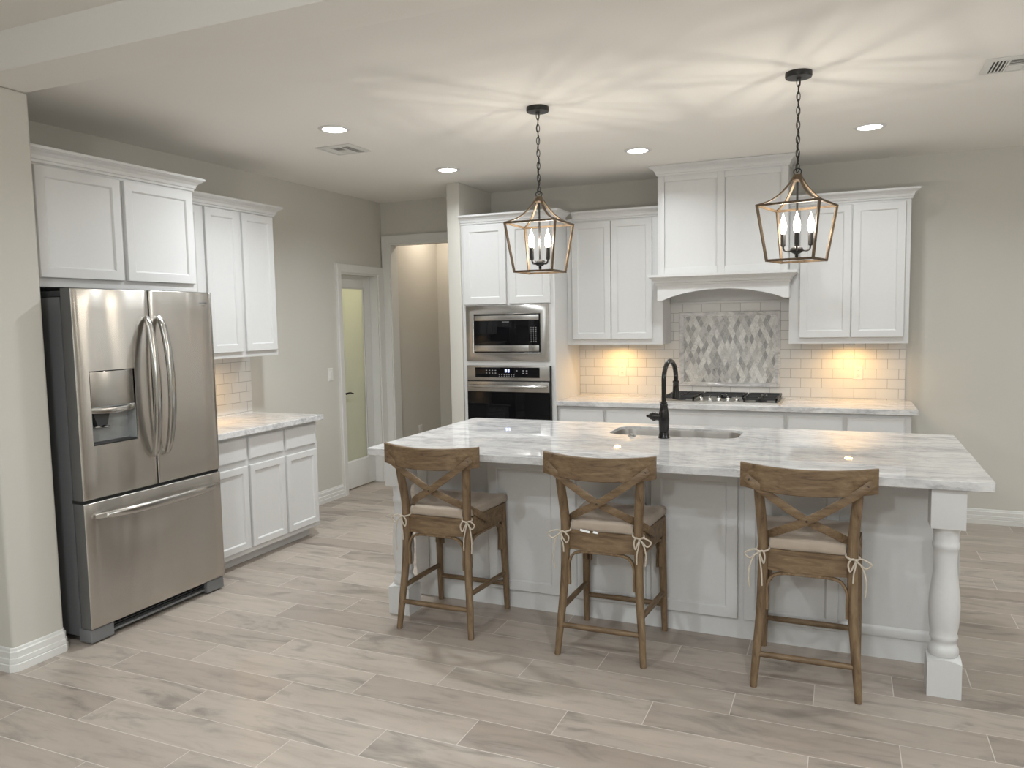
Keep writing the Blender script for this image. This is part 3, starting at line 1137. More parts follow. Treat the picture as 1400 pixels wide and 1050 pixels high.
f = thing('faucet', 'black gooseneck pull-down faucet standing in front of the island sink', 'faucet', (3.31, -2.353, ZT))
FX, FY = 3.31, -2.353
obj('base', lathe(bm_new(), [(0.031, ZT), (0.031, 0.921), (0.028, 0.926), (0.0285, 0.936), (0.026, 0.942), (0.026, 0.955), (0.0285, 0.985), (0.030, 1.02), (0.029, 1.045), (0.024, 1.075),
                             (0.021, 1.092), (0.022, 1.097), (0.022, 1.104), (0.0185, 1.108), (0.0185, 1.116), (0.014, 1.12)], 28, T(FX, FY, 0)), 'bronze', f)
bm = bm_new()
EX, EY = 3.336, -2.150
rad = math.hypot(EX - FX, EY - FY) / 2
dirv = Vector((EX - FX, EY - FY, 0)).normalized()
ctr = Vector(((EX + FX) / 2, (EY + FY) / 2, 1.238))
pts = [(FX, FY, 1.115), (FX, FY, 1.18)]
for i in range(0, 19):
    a = math.pi - math.pi * i / 18
    pts.append(ctr + dirv * (rad * math.cos(a)) + Vector((0, 0, rad * math.sin(a))))
pts.append((EX, EY, 1.205))
tube(bm, pts, 0.0132, 14)
obj('spout', bm, 'bronze', f)
bm = lathe(bm_new(), [(0.015, 1.222), (0.0185, 1.220), (0.0185, 1.212), (0.0165, 1.208), (0.0175, 1.18), (0.0195, 1.15), (0.023, 1.130), (0.0235, 1.118), (0.019, 1.114), (0.014, 1.116)], 24, T(EX, EY, 0))
obj('spray_head', bm, 'bronze', f)
bm = lathe(bm_new(), [(0.022, 0.018), (0.0225, 0.045), (0.026, 0.049), (0.0265, 0.060), (0.021, 0.066), (0.017, 0.078), (0.010, 0.084), (0.0075, 0.090), (0.008, 0.096), (0.004, 0.100)], 22, T(FX, FY, 1.034) @ axis_to((-1, 0, 0.02)))
obj('handle', bm, 'bronze', f)
bu = obj('sink_button', lathe(bm_new(), [(0.021, ZT), (0.021, ZT + 0.004), (0.014, ZT + 0.006), (0.014, ZT + 0.012), (0.011, ZT + 0.0135)], 24, T(3.122, -2.335, 0)), 'sink_steel')
tag(bu, 'small round metal button on the island top left of the faucet', 'button')

# ================================================================== COOKTOP
c = thing('gas_cooktop', 'stainless five-burner gas cooktop with black grates on the back counter', 'cooktop', (3.335, -0.31, ZT))
CX0, CX1, CY0, CY1 = 2.880, 3.795, -0.575, -0.055
bm = bm_new()
prism(bm, rounded(CX0, CX1, CY0, CY1, 0.02, 5), lambda u, v, q: (u, v, q), ZT, ZT + 0.010)
prism(bm, rounded(CX0 + 0.012, CX1 - 0.012, CY0 + 0.012, CY1 - 0.012, 0.018, 5), lambda u, v, q: (u, v, q), ZT + 0.010, ZT + 0.016)
obj('tray', bm, 'tray_steel', c, angle=30)
BURN = [(3.03, -0.43, 0.04), (3.03, -0.18, 0.045), (3.3375, -0.22, 0.06), (3.645, -0.43, 0.045), (3.645, -0.18, 0.04)]
for x, y, r in BURN:
    bm = lathe(bm_new(), [(r, ZT + 0.011), (r, ZT + 0.020), (r * 0.8, ZT + 0.022), (r * 0.8, ZT + 0.030), (r * 0.74, ZT + 0.033)], 22, T(x, y, 0))
    obj('burner', bm, 'iron', c)
GZ = ZT + 0.049


def grate(x0, x1, y0, y1, centers, curve=False):
    bm = bm_new()
    w_, hgt = 0.012, 0.016
    zc = GZ - hgt / 2
    for x in (x0 + w_ / 2, x1 - w_ / 2):
        bar(bm, (x, y0, zc), (x, y1, zc), w_, hgt)
    for y in (y0 + w_ / 2, y1 - w_ / 2):
        bar(bm, (x0, y, zc), (x1, y, zc), w_, hgt)
    for (cx_, cy_) in centers:
        for dx, dy in ((1, 0), (-1, 0), (0, 1), (0, -1)):
            ex = (x1 - w_ / 2 if dx > 0 else x0 + w_ / 2) if dx else cx_
            ylo = max([y0] + [(cy_ + k[1]) / 2 for k in centers if k[1] < cy_ - 0.01])
            yhi = min([y1] + [(cy_ + k[1]) / 2 for k in centers if k[1] > cy_ + 0.01])
            ey = (yhi if dy > 0 else ylo) if dy else cy_
            bar(bm, (cx_ + dx * 0.022, cy_ + dy * 0.022, zc), (ex, ey, zc), 0.010, hgt)
    if len(centers) > 1:
        ym = sum(k[1] for k in centers) / len(centers)
        bar(bm, (x0, ym, zc), (x1, ym, zc), w_, hgt)
    for x in (x0 + 0.01, x1 - 0.01):
        for y in (y0 + 0.01, y1 - 0.01):
            bar(bm, (x, y, ZT + 0.011), (x, y, zc), 0.014, 0.014)
    return obj('grate', bm, 'iron', c, smooth=False)


grate(2.905, 3.155, -0.540, -0.085, [(3.03, -0.43), (3.03, -0.18)])
grate(3.170, 3.505, -0.335, -0.085, [(3.3375, -0.22)])
grate(3.520, 3.770, -0.540, -0.085, [(3.645, -0.43), (3.645, -0.18)])
for i in range(5):
    x = 3.2 + 0.0675 * i
    bm = lathe(bm_new(), [(0.025, ZT + 0.016), (0.025, ZT + 0.020), (0.017, ZT + 0.022), (0.0155, ZT + 0.038), (0.013, ZT + 0.041)], 22, T(x, -0.490, 0))
    box(bm, x - 0.0035, x + 0.0035, -0.504, -0.476, ZT + 0.040, ZT + 0.055, bev=0.001)
    obj('knob', bm, 'chrome', c)

# ================================================================== MICROWAVE AND OVEN
mw = thing('microwave', 'built-in stainless microwave with trim frame above the wall oven', 'microwave', (1.616, -0.4, 1.25))
AX0, AX1 = 1.238, 1.996
YF = TY - 0.0005
bm = bm_new()
oz0, oz1 = 1.252, 1.704
ix0, ix1, iz0, iz1 = 1.311, 1.918, 1.316, 1.637
sweep(bm, [(ix0, iz0), (ix1, iz0), (ix1, iz1), (ix0, iz1)], [(0, 0), (0, 0.018), (0.004, 0.022), (0.066, 0.022), (0.0725, 0.019), (0.0725, 0)],
      lambda a, b, hh: (a, YF - hh, b), side=1, closed=True)
obj('trim_frame', bm, 'steel_flat', mw)
obj('body', B_(ix0 + 0.0005, ix1 - 0.0005, YF - 0.010, -0.18, iz0 + 0.0005, iz1 - 0.0005), 'gap_black', mw, smooth=False)  # body coloured near black so the gaps round the inset look shaded
obj('top_strip', B_(ix0 + 0.009, ix1 - 0.009, YF - 0.024, YF - 0.012, 1.586, iz1 - 0.009, bev=0.0015), 'steel_flat', mw)
obj('door', B_(ix0 + 0.009, 1.818, YF - 0.024, YF - 0.012, 1.378, 1.584, bev=0.001), 'black_glass', mw)
obj('control_panel', B_(1.8185, ix1 - 0.009, YF - 0.024, YF - 0.012, 1.378, 1.584, bev=0.001), 'black_glass', mw)
obj('bottom_strip', B_(ix0 + 0.009, 1.817, YF - 0.024, YF - 0.012, iz0 + 0.009, 1.376, bev=0.0015), 'steel_flat', mw)
obj('door_button', B_(1.819, ix1 - 0.009, YF - 0.024, YF - 0.012, iz0 + 0.009, 1.376, bev=0.0015), 'steel_flat', mw)
obj('logo', text_bm('FRIGIDAIRE', 0.0125, T(1.611, YF - 0.0243, 1.572) @ FRONT_TXT), 'keys', mw, smooth=False)
bm = bm_new()
rnd = random.Random(3)
for r_ in range(8):
    for k in range(3):
        x, z = 1.840 + 0.022 * k, 1.522 - 0.0165 * r_
        ww = 0.004 if r_ in (0, 1, 2, 7) else 0.0022
        box(bm, x - ww, x + ww, YF - 0.0246, YF - 0.0241, z - 0.003, z + 0.003)
obj('key_lettering', bm, 'keys', mw, smooth=False)

ov = thing('wall_oven', 'built-in stainless and black glass wall oven below the microwave', 'oven', (1.62, -0.4, 0.5))
bm = bm_new()
oz1 = 1.206
cz0 = 1.080
box(bm, AX0 + 0.006, AX1 + 0.004, YF - 0.028, YF, cz0, oz1, bev=0.002)
obj('control_panel', bm, 'steel_flat', ov)
obj('panel_glass', B_(1.322, 1.912, YF - 0.030, YF - 0.0275, 1.104, 1.190, bev=0.0008), 'black_glass', ov)
obj('body', B_(1.268, 1.969, YF - 0.004, -0.1, 0.505, 1.19), 'dark_plastic', ov, smooth=False)
obj('gap_backing', B_(AX0 + 0.005, AX1 + 0.012, YF - 0.024, YF, 0.515, 1.204), 'gap_black', ov, smooth=False)  # black backing: painted shade in the door gap, plus the dark right edge
bm = bm_new()
dx0, dx1 = AX0 + 0.008, AX1 + 0.002
box(bm, dx0, dx1, YF - 0.036, YF - 0.002, 0.985, 1.070, bev=0.002)
obj('door_top', bm, 'steel_flat', ov)
obj('door_glass', B_(dx0, dx1, YF - 0.034, YF - 0.002, 0.52, 0.984, bev=0.001), 'black_glass', ov)
bm = bm_new()
pts = [(dx0 + 0.020, YF - 0.036, 1.034), (dx0 + 0.045, YF - 0.062, 1.034), (dx0 + 0.16, YF - 0.080, 1.032), ((dx0 + dx1) / 2, YF - 0.086, 1.032), (dx1 - 0.16, YF - 0.080, 1.032), (dx1 - 0.045, YF - 0.062, 1.034), (dx1 - 0.020, YF - 0.036, 1.034)]
tube(bm, pts, [0.009, 0.011, 0.0125, 0.013, 0.0125, 0.011, 0.009], 14, sub=6)
obj('handle', bm, 'handle', ov)
bm = bm_new()
for row, z in ((0, 1.165), (1, 1.142)):
    for k in range(4):
        box(bm, 1.422 + 0.028 * k, 1.434 + 0.028 * k, YF - 0.0306, YF - 0.030, z - 0.003, z + 0.003)
obj('key_lettering', bm, 'keys', ov, smooth=False)
bm = bm_new()
box(bm, 1.700, 1.714, YF - 0.0306, YF - 0.030, 1.1595, 1.1665)
obj('key_lettering', bm, 'keys', ov, smooth=False)
bm = bm_new()
for k, z in ((2, 1.163), (3, 1.163), (2, 1.142), (3, 1.142)):
    box(bm, 1.700 + 0.030 * k, 1.714 + 0.030 * k, YF - 0.0306, YF - 0.030, z - 0.0035, z + 0.0035)
obj('key_lettering', bm, 'keys', ov, smooth=False)
bm = bm_new()
for row, z in ((0, 1.128), (1, 1.113)):
    for k in range(7):
        box(bm, 1.545 + 0.022 * k, 1.553 + 0.022 * k, YF - 0.0306, YF - 0.030, z - 0.003, z + 0.003)
obj('key_lettering', bm, 'keys', ov, smooth=False)
bm = bm_new()
for x in (1.600, 1.625):
    for (a, b, z0, z1) in ((0, 0.014, 0.022, 0.025), (0, 0.014, 0.011, 0.014), (0, 0.014, 0, 0.003), (0, 0.003, 0, 0.025), (0.011, 0.014, 0, 0.025)):
        box(bm, x + a, x + b, YF - 0.0306, YF - 0.030, 1.150 + z0, 1.150 + z1)
obj('clock_digits', bm, 'digits', ov, smooth=False)

# ================================================================== REFRIGERATOR
fr = thing('refrigerator', 'stainless french-door refrigerator with ice and water dispenser', 'refrigerator', (0.4, -3.57, 0))
FY0, FY1 = -4.023, -3.113
FYM = (FY0 + FY1) / 2
FXD, FXF = 0.728, 0.800      # back and front of the doors
bm = bm_new()
box(bm, 0.05, 0.712, FY0 + 0.006, FY1 - 0.006, 0.035, 1.742, bev=0.004)
obj('body', bm, 'fridge_side', fr)
bm = bm_new()
box(bm, 0.05, 0.700, FY0 + 0.012, FY1 - 0.012, 1.742, 1.756, bev=0.003)
box(bm, 0.58, 0.785, FY0 + 0.004, FY0 + 0.075, 1.745, 1.772, bev=0.004)
box(bm, 0.58, 0.785, FY1 - 0.075, FY1 - 0.004, 1.745, 1.772, bev=0.004)
obj('hinge_cover', bm, 'dark_plastic', fr)


def fridge_panel(name, y0, y1, z0, z1, hole=None, parent=fr):
    """Slightly bowed steel door with rounded edges; hole=(y0, y1, z0, z1)."""
    bm = bm_new()
    e = 0.004
    ys = sorted(set([y0, y0 + e * 0.3, y0 + e, y1 - e, y1 - e * 0.3, y1] + [y0 + e + (y1 - y0 - 2 * e) * i / 14 for i in range(15)] + (list(hole[:2]) if hole else [])))
    zs = sorted(set([z0, z0 + e * 0.3, z0 + e, z1 - e, z1 - e * 0.3, z1] + [z0 + e + (z1 - z0 - 2 * e) * i / 10 for i in range(11)] + (list(hole[2:]) if hole else [])))

    def xf(y, z):
        t = (y - FYM) / (FY1 - FYM)
        x = FXF + 0.0016 * (1 - t * t) - 0.001
        for d in (y - y0, y1 - y, z - z0, z1 - z):
            if d < e:
                q = 1 - d / e
                x -= e * (1 - math.sqrt(max(0, 1 - q * q)))
        return x
    V = {}
    for y in ys:
        for z in zs:
            V[y, z] = bm.verts.new((xf(y, z), y, z))
    for i in range(len(ys) - 1):
        for j in range(len(zs) - 1):
            ym, zm = (ys[i] + ys[i + 1]) / 2, (zs[j] + zs[j + 1]) / 2
            if hole and hole[0] < ym < hole[1] and hole[2] < zm < hole[3]:
                continue
            bm.faces.new((V[ys[i], zs[j]], V[ys[i + 1], zs[j]], V[ys[i + 1], zs[j + 1]], V[ys[i], zs[j + 1]]))
    border = [V[y, z0] for y in ys] + [V[y1, z] for z in zs[1:]] + [V[y, z1] for y in ys[-2::-1]] + [V[y0, z] for z in zs[-2:0:-1]]
    back = [bm.verts.new((FXD, v.co.y, v.co.z)) for v in border]
    n = len(border)
    for i in range(n):
        sf = bm.faces.new((border[i], border[(i + 1) % n], back[(i + 1) % n], back[i]))
        sf.material_index = 1
    bf = bm.faces.new(back)
    bf.material_index = 1
    return obj(name, bm, 'steel', parent, angle=50, mats=[M['steel'], M['fridge_edge']])


DSP = (-3.950, -3.684, 1.000, 1.374)
ZDB = 0.735
ld = fridge_panel('door', FY0, FYM - 0.0045, ZDB, 1.783, DSP)
rd = fridge_panel('door', FYM + 0.0045, FY1, ZDB, 1.783)
fz = fridge_panel('freezer_drawer', FY0, FY1, 0.082, 0.718)


def fridge_handle(parent, y, lean):
    pts, nr = [], []
    for z, xo in ((1.640, 0.004), (1.600, 0.030), (1.50, 0.052), (1.38, 0.066), (1.268, 0.070), (1.15, 0.066), (1.03, 0.052), (0.935, 0.030), (0.895, 0.004)):
        pts.append((FXF + 0.004 + xo, y + lean * xo * 0.15, z))
        nr.append((1, 0, 0.0))
    wd = [0.022, 0.032, 0.038, 0.041, 0.042, 0.041, 0.038, 0.032, 0.022]
    bm = bm_new()
    strip(bm, pts, nr, wd, 0.024, 6)
    return obj('handle', bm, 'handle', parent, angle=60)


fridge_handle(ld, -3.596, -1)
fridge_handle(rd, -3.520, 1)
pts = []
for t in range(9):
    u = t / 8
    y = -3.972 + 0.826 * u
    xo = 0.004 + 0.062 * (1 - abs(2 * u - 1) ** 2.6)
    pts.append((FXF + 0.002 + xo, y, 0.648))
bm = bm_new()
strip(bm, pts, [(1, 0, 0)] * 9, [0.022, 0.034, 0.040, 0.042, 0.043, 0.042, 0.040, 0.034, 0.022], 0.026, 6)
obj('handle', bm, 'handle', fz, angle=60)
# dispenser in the left door
dy0, dy1, dz0, dz1 = DSP
bm = bm_new()
box(bm, 0.770, 0.7965, dy0 + 0.0045, dy1 - 0.0045, 1.192, dz1 - 0.0045, bev=0.003)
obj('dispenser_panel', bm, 'steel_flat', ld)
obj('panel_gap_shade', B_(0.740, 0.7905, dy0 + 0.0002, dy1 - 0.0002, 1.190, dz1 - 0.0002), 'gap_black', ld, smooth=False)  # black sheet painting the shaded gap round the dispenser panel
bm = bm_new()
xb_ = 0.733
for a in ((xb_, xb_ + 0.004, dy0, dy1, dz0, 1.192),):
    box(bm, *a)
box(bm, xb_, 0.797, dy0, dy0 + 0.004, dz0, 1.192)
box(bm, xb_, 0.797, dy1 - 0.004, dy1, dz0, 1.192)
box(bm, xb_, 0.797, dy0, dy1, 1.188, 1.192)
obj('dispenser_recess', bm, 'mid_plastic', ld, smooth=False)
bm = bm_new()
strip(bm, [(0.792, dy0 + 0.004, 1.178), (0.806, dy0 + 0.07, 1.172), (0.813, (dy0 + dy1) / 2, 1.170), (0.806, dy1 - 0.07, 1.172), (0.792, dy1 - 0.004, 1.178)], [(1, 0, 0)] * 5, 0.028, 0.008, 5)
obj('dispenser_lip', bm, 'chrome', ld)
bm = bm_new()
box(bm, xb_ + 0.003, 0.798, dy0 + 0.004, dy1 - 0.004, dz0 + 0.001, dz0 + 0.010, bev=0.002)
obj('drip_tray', bm, 'dark_plastic', ld)
bm = bm_new()
prism(bm, [(dy0 + 0.028, 1.160), (dy0 + 0.125, 1.160), (dy0 + 0.108, 1.095), (dy0 + 0.052, 1.095)], lambda u, v, q: (q, u, v), 0.740, 0.775)
obj('nozzle', bm, 'dark_plastic', ld, smooth=False)
bm = bm_new()
for k in (0, 1):
    yc = dy0 + 0.050 + 0.052 * k
    bmesh.ops.create_uvsphere(bm, u_segments=14, v_segments=8, radius=0.02, matrix=T(0.765, yc, 1.090 - 0.004 * k) @ Matrix.Diagonal((1.0, 1.1, 0.4, 1)))
obj('paddle', bm, 'chrome', ld)
bm = bm_new()
for k in range(5):
    box(bm, 0.7944, 0.7950, dy0 + 0.10 + 0.022 * k, dy0 + 0.108 + 0.022 * k, 1.208, 1.211)
obj('button_lettering', bm, 'keys', ld, smooth=False)
bm = bm_new()
box(bm, 0.7125, 0.7975, FYM - 0.0043, FYM + 0.0043, ZDB, 1.778)
obj('door_gap_shade', bm, 'gap_black', fr, smooth=False)  # black filler standing in for shade between the two doors
bm = bm_new()
box(bm, 0.7125, 0.788, FY0 + 0.004, FY1 - 0.004, 0.7185, 0.7345)
obj('drawer_gap_shade', bm, 'gap_black', fr, smooth=False)  # black filler, shade of the seam above the drawer as colour
# badge
bg = obj('badge', B_(0.7955, 0.7990, -3.222, -3.142, 1.692, 1.735, bev=0.001), 'chrome', rd)
obj('badge_lettering', text_bm('FRIGIDAIRE', 0.0125, T(0.7993, -3.182, 1.720) @ SIDE_TXT), 'print_dark', bg, smooth=False)
obj('badge_lettering', text_bm('GALLERY', 0.008, T(0.7993, -3.182, 1.703) @ SIDE_TXT), 'print_dark', bg, smooth=False)
# toe grille and feet covers
bm = bm_new()
for z in (0.040, 0.052, 0.064):
    box(bm, 0.715, 0.762, FY0 + 0.13, FY1 - 0.13, z, z + 0.005)
box(bm, 0.70, 0.735, FY0 + 0.13, FY1 - 0.13, 0.034, 0.078)
obj('toe_grille', bm, 'dark_plastic', fr, smooth=False)
bm = B_(0.722, 0.770, FY0 + 0.12, FY1 - 0.12, 0.022, 0.034, bev=0.002)
obj('toe_strip', bm, 'grey_plastic', fr)
for y0, y1 in ((FY0 + 0.004, FY0 + 0.135), (FY1 - 0.135, FY1 - 0.004)):
    bm = B_(0.700, 0.788, y0, y1, 0.010, 0.076, bev=0.003)
    obj('foot_cover', bm, 'grey_plastic', fr)
    obj('foot', B_(0.715, 0.765, y0 + 0.02, y1 - 0.03, 0, 0.0105), 'dark_plastic', fr)
    obj('foot', B_(0.10, 0.15, y0 + 0.02, y1 - 0.03, 0, 0.036), 'dark_plastic', fr)

# ================================================================== CEILING FIXTURES
DL = ['recessed round ceiling light nearest the refrigerator, beside the square vent', 'recessed round ceiling light by the narrow wall end, left of the oven cabinet',
      'recessed round ceiling light in front of the range hood, between the two pendants', 'recessed round ceiling light above the right wall cabinet, right of the right pendant']
for (x, y), lb in zip(DOWNLIGHTS, DL):
    t = thing('ceiling_light', lb, 'ceiling light', (x, y, ZC - 0.008), 'recessed ceiling lights')
    obj('trim_ring', lathe(bm_new(), [(0.070, ZC - 0.005), (0.074, ZC - 0.009), (0.090, ZC - 0.007), (0.096, ZC - 0.0005), (0.070, ZC - 0.0005)], 40, T(x, y, 0)), 'trim', t)
    obj('lens', lathe(bm_new(), [(0.070, ZC - 0.0045), (0.068, ZC - 0.0065), (0.001, ZC - 0.0075)], 40, T(x, y, 0)), 'lens', t)


def vent(x0, x1, y0, y1, label):
    t = thing('ceiling_vent', label, 'air vent', ((x0 + x1) / 2, (y0 + y1) / 2, ZC - 0.01), 'ceiling air vents')
    bm = bm_new()
    f_ = 0.032
    sweep(bm, [(x0 + f_, y0 + f_), (x1 - f_, y0 + f_), (x1 - f_, y1 - f_), (x0 + f_, y1 - f_)],
          [(0, ZC - 0.001), (0, ZC - 0.010), (0.008, ZC - 0.012), (f_, ZC - 0.004), (f_, ZC - 0.001)], flat, side=1, closed=True)
    obj('frame', bm, 'trim', t)
    obj('duct', B_(x0 + f_, x1 - f_, y0 + f_, y1 - f_, ZC - 0.002, ZC - 0.001), 'vent_dark', t, smooth=False)
    bm = bm_new()
    ax0, ax1, ay0, ay1 = x0 + f_, x1 - f_, y0 + f_, y1 - f_
    wx = (ax1 - ax0)
    # left and right thirds: slats along y; middle: slats along x
    for i in range(4):
        for side in (0, 1):
            xx = ax0 + 0.012 + i * wx * 0.072 if side == 0 else ax1 - 0.012 - i * wx * 0.072
            lean = -0.006 if side == 0 else 0.006
            bar(bm, (xx, ay0, ZC - 0.0075), (xx, ay1, ZC - 0.0075), 0.0075, 0.002, up=(lean * 80, 0, 1))
    m0, m1 = ax0 + wx * 0.32, ax1 - wx * 0.32
    ym = (ay0 + ay1) / 2
    bar(bm, (m0, ay0, ZC - 0.008), (m0, ay1, ZC - 0.008), 0.008, 0.006)
    bar(bm, (m1, ay0, ZC - 0.008), (m1, ay1, ZC - 0.008), 0.008, 0.006)
    bar(bm, (m0, ym, ZC - 0.008), (m1, ym, ZC - 0.008), 0.012, 0.006)
    nslat = 9
    for i in range(nslat):
        yy = ay0 + (ay1 - ay0) * (i + 0.5) / nslat
        bar(bm, (m0, yy, ZC - 0.0075), (m1, yy, ZC - 0.0075), 0.012 if yy < ym else 0.008, 0.002, up=(0, 0.5 if yy > ym else -0.5, 1))
    obj('louvre', bm, 'trim', t, smooth=False)


vent(0.962, 1.238, -2.292, -2.030, 'square white ceiling air vent next to a recessed light above the refrigerator side')
vent(4.822, 5.098, -2.345, -2.085, 'white ceiling air vent cut by the right edge, right of the right pendant')

# ------------------------------------------------------------------ under-cabinet pucks
PL = ['small warm puck light under the right wall cabinet', 'small warm puck light under the wall cabinet beside the oven cabinet', 'small warm puck light under the wall cabinet beside the refrigerator']
for (x, y, z), lb in zip(PUCKS, PL):
    zz = 1.366 if z > 1.365 else 1.362
    t = thing('puck_light', lb, 'under-cabinet light', (x, y, zz), 'under-cabinet puck lights')
    obj('housing', lathe(bm_new(), [(0.034, zz), (0.034, zz - 0.012), (0.031, zz - 0.015), (0.028, zz - 0.015), (0.028, zz - 0.003)], 26, T(x, y, 0)), 'trim', t)
    obj('lens', lathe(bm_new(), [(0.028, zz - 0.012), (0.001, zz - 0.0135)], 26, T(x, y, 0), cap=True), 'puck', t)

# ------------------------------------------------------------------ outlets and switch


def outlet(to3d, u, v, label, rocker=False):
    p0 = to3d(u, v, 0)
    t = thing('wall_switch' if rocker else 'wall_outlet', label, 'switch' if rocker else 'outlet', p0)
    bm = bm_new()
    rings(bm, to3d, u - 0.036, u + 0.036, v - 0.058, v + 0.058, [(0, 0), (0, 0.003), (0.004, 0.006)])
    obj('plate', bm, 'outlet', t, angle=20)
    if rocker:
        bm = bm_new()
        rings(bm, to3d, u - 0.017, u + 0.017, v - 0.033, v + 0.033, [(0, 0.006), (0, 0.0075), (0.002, 0.009)])
        obj('rocker', bm, 'outlet', t, angle=20)
    else:
        for dv in (-0.022, 0.022):
            bm = bm_new()
            rings(bm, to3d, u - 0.016, u + 0.016, v + dv - 0.014, v + dv + 0.014, [(0, 0.006), (0, 0.0075), (0.003, 0.0082)])
            so = obj('socket', bm, 'outlet', t, angle=20)
            bm = bm_new()
            for du in (-0.006, 0.006):
                rings(bm, to3d, u + du - 0.0012, u + du + 0.0012, v + dv - 0.001, v + dv + 0.008, [(0, 0.008), (0, 0.0086)])
            rings(bm, to3d, u - 0.002, u + 0.002, v + dv - 0.009, v + dv - 0.005, [(0, 0.008), (0, 0.0086)])
            obj('slot', bm, 'slot', so, smooth=False)


outlet(to_front(-0.0085), 2.437, 1.130, 'white outlet on the tile backsplash left of the cooktop')
outlet(to_front(-0.0085), 4.326, 1.130, 'white outlet on the tile backsplash right of the cooktop')
outlet(to_side(0.0), -0.911, 1.130, 'white rocker light switch on the wall left of the pantry door', True)
outlet(to_side(0.05), 0.57, 0.425, 'white outlet on the hall wall seen low through the opening')

# ================================================================== PENDANTS


def pendant(arm_angle, label):
    t = thing('pendant_light', label, 'pendant light', (0, 0, 0), 'lantern pendants over the island')
    obj('canopy', lathe(bm_new(), [(0.062, ZC - 0.0005), (0.063, ZC - 0.02), (0.060, ZC - 0.026), (0.012, ZC - 0.028), (0.010, ZC - 0.036)], 36), 'pend_black', t)
    bm = bm_new()
    z = ZC - 0.030
    n = 13
    step = (z - 2.288) / n
    for i in range(n):
        zc = z - step * (i + 0.5)
        a, b = 0.0085, step * 0.66
        q = []
        for k in range(16):
            th = 2 * math.pi * k / 16
            dx = a * math.cos(th)
            dz = b * math.sin(th)
            if i % 2 == 0:
                q.append((dx * 0.9, dx * 0.45, zc + dz))
            else:
                q.append((-dx * 0.45, dx * 0.9, zc + dz))
        tube(bm, q, 0.0021, 6, closed=True)
    cord = [(0.006 * math.sin(k * 1.7), 0.006 * math.cos(k * 1.7), z - (z - 2.28) * k / 14) for k in range(15)]
    tube(bm, cord, 0.0018, 6, sub=3)
    q = [(0.017 * math.cos(2 * math.pi * k / 20), 0.004 * math.cos(2 * math.pi * k / 20), 2.284 + 0.017 * math.sin(2 * math.pi * k / 20)) for k in range(20)]
    tube(bm, q, 0.0028, 8, closed=True)
    obj('chain', bm, 'pend_black', t)
    HU, ZU, HL, ZLo = 0.210, 2.122, 0.156, 1.856
    cu = [(HU * math.cos(R(45 + 90 * k)), HU * math.sin(R(45 + 90 * k))) for k in range(4)]
    cl = [(HL * math.cos(R(45 + 90 * k)), HL * math.sin(R(45 + 90 * k))) for k in range(4)]
    bm = bm_new()
    lathe(bm, [(0.004, 2.275), (0.020, 2.272), (0.023, 2.265), (0.023, 2.245), (0.018, 2.238), (0.006, 2.236)], 24)
    for k in range(4):
        a = R(45 + 90 * k)
        ca, sa = math.cos(a), math.sin(a)
        strip(bm, [(0.020 * ca, 0.020 * sa, 2.262), (0.045 * ca, 0.045 * sa, 2.224), (0.090 * ca, 0.090 * sa, 2.178), (0.145 * ca, 0.145 * sa, 2.144), (0.210 * ca, 0.210 * sa, 2.124)],
              [(ca * 0.6, sa * 0.6, 0.8)] * 5, 0.013, 0.007, 5)
        n = (k + 1) % 4
        bar(bm, (*cu[k], ZU), (*cu[n], ZU), 0.009, 0.011)
        bar(bm, (*cl[k], ZLo), (*cl[n], ZLo), 0.009, 0.011)
        bar(bm, (*cu[k], ZU + 0.005), (*cl[k], ZLo - 0.005), 0.011, 0.011, up=(-sa, ca, 0))
    obj('lantern_frame', bm, 'brass', t)
    bm = bm_new()
    tube(bm, [(0, 0, 2.24), (0, 0, 1.915)], 0.0055, 12)
    lathe(bm, [(0.003, 1.868), (0.008, 1.872), (0.009, 1.880), (0.006, 1.884), (0.014, 1.888), (0.027, 1.897), (0.031, 1.907), (0.027, 1.917), (0.013, 1.923), (0.006, 1.924)], 20)
    for k in range(4):
        a = R(arm_angle + 90 * k)
        ca, sa = math.cos(a), math.sin(a)
        tube(bm, [(0.02 * ca, 0.02 * sa, 1.905), (0.045 * ca, 0.045 * sa, 1.902), (0.060 * ca, 0.060 * sa, 1.910), (0.064 * ca, 0.064 * sa, 1.932)], 0.0042, 8, sub=5)
    obj('candle_arms', bm, 'pend_black', t)
    for k in range(4):
        a = R(arm_angle + 90 * k)
        x, y = 0.064 * math.cos(a), 0.064 * math.sin(a)
        cs = obj('candle_sleeve', lathe(bm_new(), [(0.008, 1.926), (0.0115, 1.930), (0.0115, 1.985), (0.009, 1.988)], 16, T(x, y, 0)), 'pend_black', t)
        obj('bulb', lathe(bm_new(), [(0.008, 1.988), (0.010, 1.993), (0.0155, 2.008), (0.0175, 2.023), (0.0155, 2.040), (0.0105, 2.056), (0.006, 2.068), (0.003, 2.080), (0.001, 2.090)], 14, T(x, y, 0)), 'bulb', cs)
    return t


for px_, turn, arm, lb in ((2.653, 0, 66, 'lantern pendant hanging over the island nearer the oven, left of the two'),
                           (4.009, 31 - 45, 17, 'lantern pendant hanging over the island in front of the right wall cabinet')):
    p = pendant(arm, lb)
    p.location = (px_, -2.535, 0)
    p.rotation_euler.z = R(turn)
    for k in range(4):
        a = R(arm + turn + 90 * k)
        lamp('bulb_lamp', 'POINT', (px_ + 0.064 * math.cos(a), -2.535 + 0.064 * math.sin(a), 2.022), BULB_W, BULB_C, shadow_soft_size=0.006)


# ================================================================== BAR STOOLS


